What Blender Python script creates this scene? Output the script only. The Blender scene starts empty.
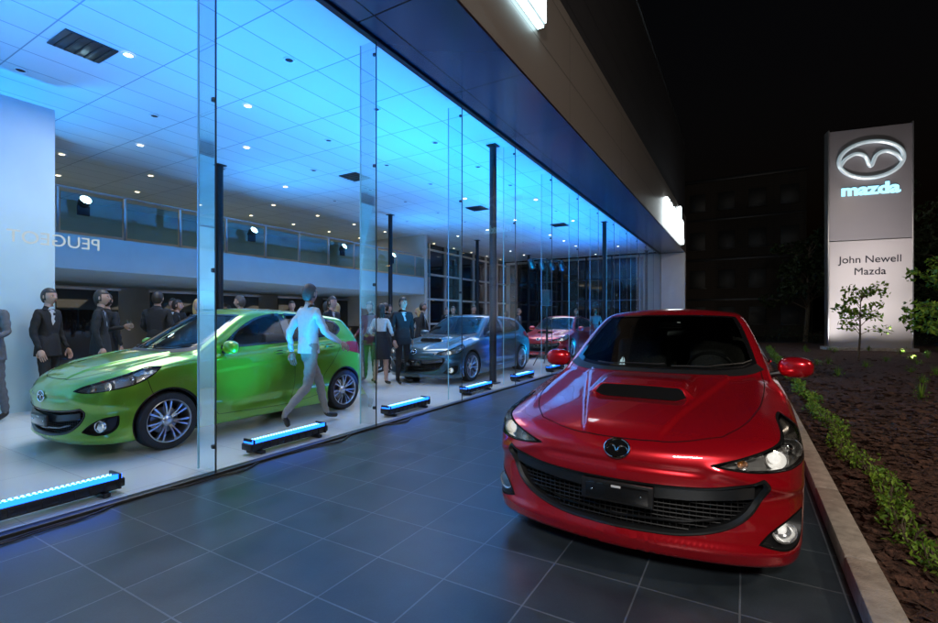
import bpy, bmesh, math, random
import numpy as np
from mathutils import Vector, Matrix
from mathutils.bvhtree import BVHTree
from mathutils.geometry import delaunay_2d_cdt
random.seed(7); np.random.seed(7)
scene=bpy.context.scene
COL=scene.collection
R=math.radians

# ---------------------------------------------------------------- materials
def _set(b,k,v):
    if k in b.inputs: b.inputs[k].default_value=v
def c4(c): return (c[0],c[1],c[2],1)
def pbr(name,col,rough=.5,metal=0,coat=0,spec=.5,var=0,vscale=20,bump=0,bscale=60,emis=None,estr=0,rvar=0,trans=0,coatr=.03):
    m=bpy.data.materials.new(name); m.use_nodes=True
    nt=m.node_tree; b=nt.nodes['Principled BSDF']
    b.inputs['Base Color'].default_value=c4(col); b.inputs['Roughness'].default_value=rough
    b.inputs['Metallic'].default_value=metal
    _set(b,'Coat Weight',coat); _set(b,'Coat Roughness',coatr); _set(b,'Specular IOR Level',spec)
    _set(b,'Transmission Weight',trans)
    if emis: _set(b,'Emission Color',c4(emis)); _set(b,'Emission Strength',estr)
    tc=nt.nodes.new('ShaderNodeTexCoord')
    if var or rvar:
        n=nt.nodes.new('ShaderNodeTexNoise'); n.inputs['Scale'].default_value=vscale; n.inputs['Detail'].default_value=5
        nt.links.new(tc.outputs['Object'],n.inputs['Vector'])
        if var:
            r=nt.nodes.new('ShaderNodeValToRGB')
            r.color_ramp.elements[0].position=.3; r.color_ramp.elements[1].position=.7
            r.color_ramp.elements[0].color=c4([max(0,x*(1-var)) for x in col])
            r.color_ramp.elements[1].color=c4([min(1,x*(1+var)) for x in col])
            nt.links.new(n.outputs['Fac'],r.inputs['Fac']); nt.links.new(r.outputs['Color'],b.inputs['Base Color'])
        if rvar:
            mr=nt.nodes.new('ShaderNodeMapRange'); mr.inputs['To Min'].default_value=max(0,rough-rvar); mr.inputs['To Max'].default_value=rough+rvar
            nt.links.new(n.outputs['Fac'],mr.inputs['Value']); nt.links.new(mr.outputs['Result'],b.inputs['Roughness'])
    if bump:
        n2=nt.nodes.new('ShaderNodeTexNoise'); n2.inputs['Scale'].default_value=bscale; n2.inputs['Detail'].default_value=6
        nt.links.new(tc.outputs['Object'],n2.inputs['Vector'])
        bp=nt.nodes.new('ShaderNodeBump'); bp.inputs['Strength'].default_value=bump; bp.inputs['Distance'].default_value=.02
        nt.links.new(n2.outputs['Fac'],bp.inputs['Height']); nt.links.new(bp.outputs['Normal'],b.inputs['Normal'])
    return m
def emat(name,col,s):
    m=bpy.data.materials.new(name); m.use_nodes=True; nt=m.node_tree
    nt.nodes.clear(); o=nt.nodes.new('ShaderNodeOutputMaterial'); e=nt.nodes.new('ShaderNodeEmission')
    e.inputs['Color'].default_value=c4(col); e.inputs['Strength'].default_value=s
    nt.links.new(e.outputs[0],o.inputs[0]); return m
def glassmat(name,tint=(.95,.98,1),ior=1.45,boost=1.0,rough=0.0):
    m=bpy.data.materials.new(name); m.use_nodes=True; nt=m.node_tree
    nt.nodes.clear(); o=nt.nodes.new('ShaderNodeOutputMaterial')
    t=nt.nodes.new('ShaderNodeBsdfTransparent'); t.inputs['Color'].default_value=c4(tint)
    g=nt.nodes.new('ShaderNodeBsdfGlossy'); g.inputs['Roughness'].default_value=rough
    f=nt.nodes.new('ShaderNodeFresnel'); f.inputs['IOR'].default_value=ior
    mu=nt.nodes.new('ShaderNodeMath'); mu.operation='MULTIPLY'; mu.inputs[1].default_value=boost; mu.use_clamp=True
    mx=nt.nodes.new('ShaderNodeMixShader')
    nt.links.new(f.outputs[0],mu.inputs[0]); nt.links.new(mu.outputs[0],mx.inputs[0])
    nt.links.new(t.outputs[0],mx.inputs[1]); nt.links.new(g.outputs[0],mx.inputs[2]); nt.links.new(mx.outputs[0],o.inputs[0])
    return m
def paint(name,col,metal=.35,rough=.33):
    m=pbr(name,col,rough,metal,coat=1,coatr=.015)
    nt=m.node_tree; b=nt.nodes['Principled BSDF']; _set(b,'Coat IOR',1.6)
    g=nt.nodes.new('ShaderNodeNewGeometry'); mx=nt.nodes.new('ShaderNodeMix'); mx.data_type='RGBA'
    tc=nt.nodes.new('ShaderNodeTexCoord'); v=nt.nodes.new('ShaderNodeTexVoronoi'); v.inputs['Scale'].default_value=900
    nt.links.new(tc.outputs['Object'],v.inputs['Vector'])
    r=nt.nodes.new('ShaderNodeValToRGB'); r.color_ramp.elements[0].color=c4([x*.8 for x in col]); r.color_ramp.elements[1].color=c4([min(1,x*1.25) for x in col])
    nt.links.new(v.outputs['Color'],r.inputs['Fac'])
    nt.links.new(g.outputs['Backfacing'],mx.inputs[0]); nt.links.new(r.outputs['Color'],mx.inputs[6]); mx.inputs[7].default_value=(.012,.012,.013,1)
    nt.links.new(mx.outputs[2],b.inputs['Base Color'])
    inv=nt.nodes.new('ShaderNodeMath'); inv.operation='SUBTRACT'; inv.inputs[0].default_value=1
    nt.links.new(g.outputs['Backfacing'],inv.inputs[1]); nt.links.new(inv.outputs[0],b.inputs['Coat Weight'])
    return m

M={}
M['red']=paint('red_paint',(.62,.005,.016),.55,.27)
M['red2']=paint('dark_red_paint',(.40,.01,.02),.4,.3)
M['green']=paint('green_paint',(.17,.38,.02),.5,.3)
M['teal']=paint('grey_blue_paint',(.045,.085,.10),.6,.35)
M['blackpl']=pbr('black_plastic',(.012,.012,.013),.45,var=.2)
M['blackgl']=pbr('black_gloss',(.008,.008,.009),.08,coat=1)
M['seam']=pbr('seam_black',(.003,.003,.003),.8,spec=.15)
M['gun']=pbr('gunmetal',(.10,.105,.11),.28,.9)
M['chrome']=pbr('chrome',(.85,.86,.88),.06,1)
M['reflector']=pbr('lamp_reflector',(.85,.84,.82),.2,.85)
M['lampback']=pbr('lamp_back',(.45,.43,.40),.3,.6)
M['lampwhite']=pbr('lamp_bulb',(.9,.9,.9),.2,emis=(1,.95,.85),estr=.7)
M['amber']=pbr('amber_lens',(.8,.25,.02),.15,coat=1)
M['redlens']=pbr('red_lens',(.5,.01,.01),.1,coat=1)
M['carglass']=glassmat('car_glass',(.50,.55,.53),1.5,1.0)
M['lens']=glassmat('lamp_lens',(.93,.94,.95),1.5,1.0)
M['tyre']=pbr('tyre_rubber',(.018,.018,.018),.75,var=.2,bump=.2,bscale=200)
M['alloy']=pbr('alloy_silver',(.55,.56,.58),.28,.9)
M['disc']=pbr('brake_disc',(.3,.3,.3),.35,1)
M['seat']=pbr('seat_fabric',(.05,.05,.055),.85,var=.3,vscale=60,bump=.2)
M['dash']=pbr('dash_plastic',(.02,.02,.022),.6)
M['white']=pbr('white_paint',(.75,.76,.77),.5,var=.03,vscale=3)
M['offwhite']=pbr('cream_wall',(.6,.57,.5),.6,var=.05,vscale=2)
M['steel_dark']=pbr('dark_steel',(.03,.032,.036),.4,.5,var=.2)
M['plate']=pbr('plate_black',(.015,.015,.016),.35)

# ---------------------------------------------------------------- mesh builder
class MB:
    def __init__(s): s.v=[];s.f=[];s.m=[];s.mats=[]
    def mi(s,mat):
        if mat not in s.mats: s.mats.append(mat)
        return s.mats.index(mat)
    def add(s,vs,fs,mat,X=None):
        o=len(s.v); k=s.mi(mat)
        if X is not None: vs=[X@Vector(v) for v in vs]
        s.v.extend([tuple(v) for v in vs]); s.f.extend([tuple(i+o for i in f) for f in fs]); s.m.extend([k]*len(fs))
    def box(s,c,sz,mat,bev=0,rz=0,rot=None,seg=2):
        X=Matrix.Translation(c)@(rot if rot is not None else Matrix.Rotation(rz,4,'Z'))
        bm=bmesh.new(); bmesh.ops.create_cube(bm,size=1)
        bmesh.ops.scale(bm,vec=sz,verts=bm.verts)
        if bev>0: bmesh.ops.bevel(bm,geom=bm.edges[:],offset=min(bev,min(sz)*.45),segments=seg,profile=.5,affect='EDGES')
        bm.verts.index_update()
        s.add([v.co.copy() for v in bm.verts],[[v.index for v in f.verts] for f in bm.faces],mat,X); bm.free()
    def tube(s,pts,r,mat,n=8,closed=False,flat=None):
        pts=[Vector(p) for p in pts]; N=len(pts)
        rs=r if hasattr(r,'__len__') else [r]*N
        vs=[];fs=[]; up=Vector((0,0,1)); prev=None
        for i,p in enumerate(pts):
            if closed: t=pts[(i+1)%N]-pts[i-1]
            else: t=pts[min(i+1,N-1)]-pts[max(i-1,0)]
            if t.length<1e-9: t=Vector((0,0,1))
            t.normalize()
            if prev is None:
                a=up if abs(t.z)<.9 else Vector((1,0,0)); u=t.cross(a).normalized()
            else:
                u=(prev-t*prev.dot(t)); u=u.normalized() if u.length>1e-6 else t.orthogonal().normalized()
            prev=u; w=t.cross(u)
            for k in range(n):
                a=2*math.pi*k/n; vs.append(p+u*math.cos(a)*rs[i]+w*math.sin(a)*rs[i]*(flat or 1))
        for i in range(N if closed else N-1):
            j=(i+1)%N
            for k in range(n): fs.append((i*n+k,i*n+(k+1)%n,j*n+(k+1)%n,j*n+k))
        if not closed: fs.append(tuple(range(n))[::-1]); fs.append(tuple((N-1)*n+k for k in range(n)))
        s.add(vs,fs,mat)
    def lathe(s,prof,mat,X,n=32,closed=False):
        vs=[];fs=[];N=len(prof)
        for (r,h) in prof:
            for k in range(n):
                a=2*math.pi*k/n; vs.append((r*math.cos(a),r*math.sin(a),h))
        for i in range(N-1):
            for k in range(n): fs.append((i*n+k,i*n+(k+1)%n,(i+1)*n+(k+1)%n,(i+1)*n+k))
        s.add(vs,fs,mat,X)
    def ell(s,c,r,mat,X=None,nu=16,nv=10,p=1.0):
        vs=[];fs=[]
        sp=lambda a:math.copysign(abs(a)**p,a)
        for i in range(nv+1):
            th=math.pi*i/nv
            for k in range(nu):
                a=2*math.pi*k/nu
                vs.append((r[0]*sp(math.sin(th))*sp(math.cos(a)),r[1]*sp(math.sin(th))*sp(math.sin(a)),r[2]*sp(math.cos(th))))
        for i in range(nv):
            for k in range(nu): fs.append((i*nu+k,(i+1)*nu+k,(i+1)*nu+(k+1)%nu,i*nu+(k+1)%nu))
        Y=Matrix.Translation(c)
        if X is not None: Y=Y@X
        s.add(vs,fs,mat,Y)
    def quad(s,a,b,c,d,mat): s.add([a,b,c,d],[(0,1,2,3)],mat)
    def obj(s,name,parent=None,smooth=True,ang=35,loc=None,clean=False):
        me=bpy.data.meshes.new(name); me.from_pydata(s.v,[],s.f)
        for m in s.mats: me.materials.append(m)
        me.polygons.foreach_set('material_index',s.m)
        if smooth:
            me.polygons.foreach_set('use_smooth',[True]*len(s.f))
            me.set_sharp_from_angle(angle=R(ang))
        me.update()
        o=bpy.data.objects.new(name,me); COL.objects.link(o)
        if parent: o.parent=parent
        if loc: o.location=loc
        return o
def empty(name,loc=(0,0,0),rz=0):
    e=bpy.data.objects.new(name,None); COL.objects.link(e); e.location=loc; e.rotation_euler=(0,0,rz); e.empty_display_size=.2; return e
def area(name,loc,dirv,size,power,col,spread=180,shape='RECTANGLE',roll=None):
    l=bpy.data.lights.new(name,'AREA'); l.shape=shape; l.size=size[0]; l.size_y=size[1]; l.energy=power; l.color=col; l.spread=R(spread)
    o=bpy.data.objects.new(name,l); COL.objects.link(o); o.location=loc
    q=Vector(dirv).to_track_quat('-Z','Y'); o.rotation_euler=q.to_euler(); return o

# ---------------------------------------------------------------- table interpolation
def pchip(tab):
    xs=np.array([t[0] for t in tab],float); ys=np.array([t[1] for t in tab],float)
    h=np.diff(xs); d=np.diff(ys)/h; n=len(xs); m=np.zeros(n)
    for i in range(1,n-1):
        if d[i-1]*d[i]>0:
            w1=2*h[i]+h[i-1]; w2=h[i]+2*h[i-1]; m[i]=(w1+w2)/(w1/d[i-1]+w2/d[i])
    m[0]=d[0]; m[-1]=d[-1]
    X=np.linspace(xs[0],xs[-1],1500); i=np.clip(np.searchsorted(xs,X)-1,0,n-2)
    t=(X-xs[i])/h[i]
    Y=(1+2*t)*(1-t)**2*ys[i]+t*(1-t)**2*h[i]*m[i]+t*t*(3-2*t)*ys[i+1]+t*t*(t-1)*h[i]*m[i+1]
    a,b,sa,sb=xs[0],xs[-1],m[0],m[-1]
    def f(x):
        y=np.interp(x,X,Y); y=np.where(x<a,Y[0]+sa*(x-a),y); return np.where(x>b,Y[-1]+sb*(x-b),y)
    return f
def smax(a,b,k):
    h=np.maximum(k-np.abs(a-b),0)/k; return np.maximum(a,b)+h*h*k*.25
def smin(a,b,k): return -smax(-a,-b,k)
def sst(x,a,b):
    t=np.clip((x-a)/(b-a),0,1); return t*t*(3-2*t)
def crom(pts,closed=True,n=8):
    P=[np.array(p,float) for p in pts]; N=len(P); out=[]
    rng=range(N) if closed else range(N-1)
    for i in rng:
        if closed: p0,p1,p2,p3=P[i-1],P[i],P[(i+1)%N],P[(i+2)%N]
        else: p0,p1,p2,p3=P[max(i-1,0)],P[i],P[i+1],P[min(i+2,N-1)]
        if np.allclose(p1,p2): continue
        if np.allclose(p0,p1): p0=p1-(p2-p1)*.2
        if np.allclose(p2,p3): p3=p2+(p2-p1)*.2
        t0=0;t1=t0+np.linalg.norm(p1-p0)**.5;t2=t1+np.linalg.norm(p2-p1)**.5;t3=t2+np.linalg.norm(p3-p2)**.5
        for k in range(n):
            t=t1+(t2-t1)*k/n
            A1=(t1-t)/(t1-t0)*p0+(t-t0)/(t1-t0)*p1; A2=(t2-t)/(t2-t1)*p1+(t-t1)/(t2-t1)*p2; A3=(t3-t)/(t3-t2)*p2+(t-t2)/(t3-t2)*p3
            B1=(t2-t)/(t2-t0)*A1+(t-t0)/(t2-t0)*A2; B2=(t3-t)/(t3-t1)*A2+(t-t1)/(t3-t1)*A3
            out.append((t2-t)/(t2-t1)*B1+(t-t1)/(t2-t1)*B2)
    if not closed: out.append(P[-1])
    return np.array(out)
def inpoly(pts,poly):
    x,y=pts[:,0],pts[:,1]; ins=np.zeros(len(pts),bool); n=len(poly)
    for i in range(n):
        x1,y1=poly[i]; x2,y2=poly[(i+1)%n]
        if y1==y2: continue
        c=((y1>y)!=(y2>y))&(x<(x2-x1)*(y-y1)/(y2-y1)+x1); ins^=c
    return ins
def nearpoly(pts,poly):
    best=np.full(len(pts),1e9); bp=pts.copy(); n=len(poly)
    for i in range(n):
        a=poly[i]; b=poly[(i+1)%n]; d=b-a; L=d@d
        if L<1e-12: continue
        t=np.clip(((pts-a)@d)/L,0,1); q=a+t[:,None]*d; e=((pts-q)**2).sum(1)
        k=e<best; best[k]=e[k]; bp[k]=q[k]
    return bp

# ---------------------------------------------------------------- car generator
M3=dict(L=4.5,wy=(.95,3.57),wr=.325,track=.775,arch=.362,zb=.125,a=1.0,b=3.55,flare=.012,
 W=[(-.2,.86),(.3,.868),(.7,.874),(1.2,.878),(2.2,.872),(3.3,.877),(3.9,.862),(4.6,.80)],
 s=[(.05,.05),(.14,.022),(.24,.008),(.33,.004),(.5,.0),(.62,.0),(.75,.01),(.85,.03),(.93,.07),(1.05,.16)],
 fb=[(.05,.06),(.12,.022),(.18,.002),(.24,.004),(.32,.014),(.45,.012),(.52,-.004),(.6,.0),(.66,.015),(.72,.05),(.8,.14),(.95,.35)],
 bow=[(0,0),(.2,.012),(.4,.042),(.55,.08),(.68,.135),(.78,.21),(.85,.32),(.92,.50)],
 hood=[(-.1,.63),(.05,.70),(.15,.745),(.35,.80),(.7,.86),(1.0,.91),(1.3,.955),(1.7,.975),(2.5,.985),(3.5,1.01),(4.0,1.02),(4.3,1.0),(4.6,.93)],
 rb=[(.1,.2),(.22,.07),(.4,.02),(.55,.0),(.7,.02),(.85,.06),(1.0,.12)],
 rbow=[(0,0),(.3,.012),(.5,.05),(.7,.13),(.85,.30)],
 wg=[(.8,.81),(.95,.765),(1.1,.715),(1.25,.655),(1.38,.59),(1.5,.52)],
 yw=[(.85,1.0),(.95,1.17),(1.1,1.44),(1.2,1.62),(1.3,1.81),(1.4,2.03),(1.5,2.32)],
 yr=[(.9,4.42),(1.0,4.38),(1.1,4.27),(1.2,4.15),(1.3,4.03),(1.4,3.92),(1.5,3.8)],
 zr=[(1.2,1.3),(1.8,1.42),(2.2,1.455),(2.6,1.465),(3.0,1.455),(3.5,1.425),(4.1,1.365)],
 wind=[(0,1.225),(.35,1.27),(.58,1.39),(.672,1.50),(.672,1.50),(.64,1.66),(.575,1.93),(.525,2.10),(.525,2.10),(.3,2.05),(0,2.025)],
 win1=[(1.66,.985),(1.66,.985),(1.74,1.07),(1.95,1.21),(2.2,1.325),(2.42,1.372),(2.66,1.385),(2.66,1.385),(2.69,1.02),(2.69,1.02)],
 win2=[(2.78,1.022),(2.78,1.022),(2.755,1.385),(2.755,1.385),(3.1,1.37),(3.4,1.33),(3.68,1.25),(3.78,1.19),(3.70,1.09),(3.62,1.055),(3.62,1.055)],
 rwin=[(0,1.05),(30,1.07),(30,1.07),(24,1.30),(24,1.30),(0,1.33)],
 head=[(25.5,.628),(25.5,.628),(36,.607),(47,.620),(57,.650),(65,.715),(71,.815),(71,.815),(62,.800),(50,.750),(38,.692),(30,.650)],
 grille=[(0,.495),(15,.498),(26,.512),(34,.543),(38,.567),(38,.567),(39,.53),(36.5,.42),(30.5,.325),(20,.268),(8,.252),(0,.25)],
 fog=(46.5,.30),mirror=(.93,1.70,1.0),scoop=True,
 door=[[(1.52,.93),(1.50,.6),(1.53,.36),(1.60,.27)],[(2.72,1.02),(2.72,.6),(2.66,.3),(2.64,.25)],[(3.66,1.05),(3.68,.9),(3.45,.72),(3.2,.5),(3.14,.3)]],
 hand=[(2.50,.87),(3.44,.90)],beltz=(.62,.045))
M2=dict(L=3.94,wy=(.78,3.27),wr=.298,track=.745,arch=.335,zb=.15,a=.85,b=3.07,flare=.022,
 W=[(-.2,.80),(.2,.825),(.6,.84),(1.1,.842),(2.0,.835),(3.0,.847),(3.4,.835),(4.0,.77)],
 s=[(.1,.05),(.2,.025),(.33,.01),(.5,.0),(.62,.0),(.75,.004),(.85,.018),(.95,.05),(1.08,.13)],
 fb=[(.1,.08),(.17,.03),(.24,.01),(.32,.01),(.45,.01),(.55,.0),(.62,.01),(.7,.045),(.78,.12),(.88,.3)],
 bow=[(0,0),(.2,.012),(.4,.045),(.55,.09),(.66,.15),(.75,.23),(.82,.36),(.88,.56)],
 hood=[(-.1,.62),(.08,.735),(.2,.80),(.4,.87),(.65,.925),(.9,.97),(1.1,.99),(1.6,1.0),(2.5,1.04),(3.2,1.08),(3.6,1.07),(4.0,1.0)],
 rb=[(.1,.2),(.22,.06),(.4,.01),(.55,.0),(.7,.03),(.85,.06),(1.0,.09),(1.1,.12)],
 rbow=[(0,0),(.3,.012),(.5,.05),(.68,.13),(.82,.30)],
 wg=[(.85,.775),(1.0,.745),(1.1,.715),(1.25,.655),(1.38,.60),(1.5,.54)],
 yw=[(.85,.73),(.95,.88),(1.1,1.12),(1.2,1.29),(1.3,1.46),(1.4,1.65),(1.52,1.95)],
 yr=[(.9,3.88),(1.0,3.86),(1.1,3.81),(1.2,3.73),(1.3,3.64),(1.4,3.54),(1.5,3.42)],
 zr=[(1.0,1.32),(1.5,1.45),(1.9,1.495),(2.2,1.503),(2.6,1.49),(3.1,1.45),(3.6,1.39)],
 wind=[(0,.965),(.33,1.01),(.56,1.13),(.65,1.23),(.65,1.23),(.62,1.39),(.565,1.62),(.52,1.77),(.52,1.77),(.3,1.71),(0,1.685)],
 win1=[(1.40,1.02),(1.40,1.02),(1.5,1.10),(1.68,1.23),(1.9,1.345),(2.1,1.40),(2.3,1.42),(2.3,1.42),(2.33,1.055),(2.33,1.055)],
 win2=[(2.42,1.06),(2.42,1.06),(2.39,1.42),(2.39,1.42),(2.7,1.405),(3.0,1.365),(3.24,1.30),(3.32,1.21),(3.24,1.13),(3.24,1.13)],
 rwin=[(0,1.12),(34,1.14),(34,1.14),(27,1.34),(27,1.34),(0,1.37)],
 head=[(28,.665),(28,.665),(36,.65),(46,.67),(57,.71),(65,.78),(71,.87),(71,.87),(62,.865),(52,.81),(40,.745),(32,.70)],
 grille=[(0,.46),(15,.463),(27,.48),(33,.50),(33,.50),(35,.46),(33,.37),(26,.28),(15,.24),(0,.23)],
 fog=(43,.33),mirror=(.90,1.42,1.03),scoop=False,
 door=[[(1.26,.97),(1.22,.6),(1.25,.36),(1.32,.27)],[(2.36,1.05),(2.37,.6),(2.32,.3),(2.30,.25)],[(3.22,1.12),(3.22,.95),(3.05,.75),(2.86,.55),(2.80,.3)]],
 hand=[(2.16,.92),(3.02,.96)],beltz=(.66,.07))

def make_F(P):
    T={k:pchip(P[k]) for k in ('W','s','fb','bow','hood','rb','rbow','wg','yw','yr','zr')}
    y1,y2=P['wy']; bz,bs=P['beltz']; L=P['L']
    def F(x,y,z):
        ax=np.abs(x)
        fl=P['flare']*(np.exp(-(((y-y1)/.42)**2+((z-.42)/.32)**2))+np.exp(-(((y-y2)/.42)**2+((z-.42)/.32)**2)))
        zc=bz+bs*y; d=zc-z
        cre=.013*np.where(d>0,np.exp(-np.maximum(d,0)/.10),np.exp(np.minimum(d,0)/.012))*sst(y,.9,1.5)*(1-sst(y,L-.7,L-.2))
        z2=.30+.02*y; d2=z-z2; cre2=.012*np.exp(-(d2/.045)**2)*sst(y,1.35,1.7)*(1-sst(y,L-1.7,L-1.4))
        side=ax-(T['W'](y)-T['s'](z)+fl-cre-cre2)
        lip=-.014*np.exp(-((z-.205)/.022)**2)+.008*np.exp(-((z-.585)/.018)**2)*(1-sst(ax,.34,.48))
        # bumper crease running from lamp towards the intake corner
        lip=lip-.016*np.exp(-((z-(.60-.28*np.clip(ax-.50,0,.4)))/.030)**2)*sst(ax,.40,.52)
        lip=lip+.012*np.exp(-((z-.45)/.07)**2)*sst(ax,.58,.68)
        front=T['fb'](z)+T['bow'](ax)+lip-y
        rear=y-(L-T['rb'](z)-T['rbow'](ax))
        hl=-.03*(ax/.8)**2-.05*(ax/.86)**6
        fr=1-sst(y,P['a']+.2,P['a']+.7)
        hl=hl+fr*(.024*np.exp(-((ax-.67)/.08)**2)*sst(y,.15,.6))
        cw=.18+.32*np.clip(y/1.2,0,1); hl=hl+fr*.020*(1-sst(ax,cw-.016,cw+.016))*sst(y,.02,.2)
        if P['scoop']: hl=hl+.056*sst(y,.625,.67)*(1-sst(y,.76,1.22))*(1-sst(ax,.25,.345))-.02*sst(y,.47,.62)*(1-sst(y,.625,.67))*(1-sst(ax,.22,.30))
        top=z-(T['hood'](y)+hl)
        bot=P['zb']-z
        t=smax(smax(side,front,.085),top,.045); t=smax(t,rear,.10); t=smax(t,bot,.02)
        gs=ax-T['wg'](z)
        gf=T['yw'](z)+.21*(ax/.72)**2.2-y; gf=gf*.5
        gr=(y-(T['yr'](z)-.16*(ax/.62)**2))*.75
        gt=z-(T['zr'](y)-.045*(ax/.55)**2)
        g=smax(gs,gf,.05); g=smax(g,gr,.06); g=smax(g,gt,.055); g=np.maximum(g,(.82-z))
        return smin(t,g,.025)
    return F

def make_wheel(mb,X,P,side):
    r=P['wr']; k=r/.325
    tp=[(.235,-.10),(.285,-.112),(.312,-.102),(.322,-.08),(.325,-.03),(.325,.03),(.322,.08),(.312,.102),(.285,.112),(.24,.10)]
    mb.lathe([(a*k,b) for a,b in tp],M['tyre'],X,48)
    for g in (-.045,0,.045):
        mb.lathe([(.3255*k,g-.005),(.3258*k,g),(.3255*k,g+.005)],M['seam'],X,48)
    mb.lathe([(a*k,b) for a,b in [(.24,.10),(.243,.104),(.236,.106),(.228,.098),(.222,.07),(.215,-.09),(.235,-.10)]],M['alloy'],X,48)
    mb.lathe([(.0,-.03),(.15*k,-.03),(.15*k,-.01),(.0,-.01)],M['disc'],X,32)
    mb.lathe([(.0,-.09),(.22*k,-.09)],M['seam'],X,32)
    mb.lathe([(.0,.080),(.025,.082),(.032,.078),(.06*k,.066),(.07*k,.05),(.05,.0)],M['alloy'],X,24)
    for i in range(7):
        for o in (-.12,.12):
            a=2*math.pi*i/7+.3; ca,sa=math.cos(a+o*.5),math.sin(a+o*.5); cb,sb=math.cos(a+o*1.3),math.sin(a+o*1.3)
            p0=Vector((ca*.05,sa*.05,.062)); p1=Vector((cb*.225*k,sb*.225*k,.088)); pm=(p0+p1)/2+Vector((0,0,.012))
            vs=[];fs=[]
            for (p,w) in ((p0,.012),(pm,.009),(p1,.012)):
                t=Vector((-sb,cb,0))
                vs+= [p-t*w-Vector((0,0,.035)),p-t*w*.8,p+t*w*.8,p+t*w-Vector((0,0,.035))]
            for j in range(2):
                for q in range(4): fs.append((j*4+q,j*4+(q+1)%4,(j+1)*4+(q+1)%4,(j+1)*4+q))
            mb.add(vs,fs,M['alloy'],X)

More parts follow.
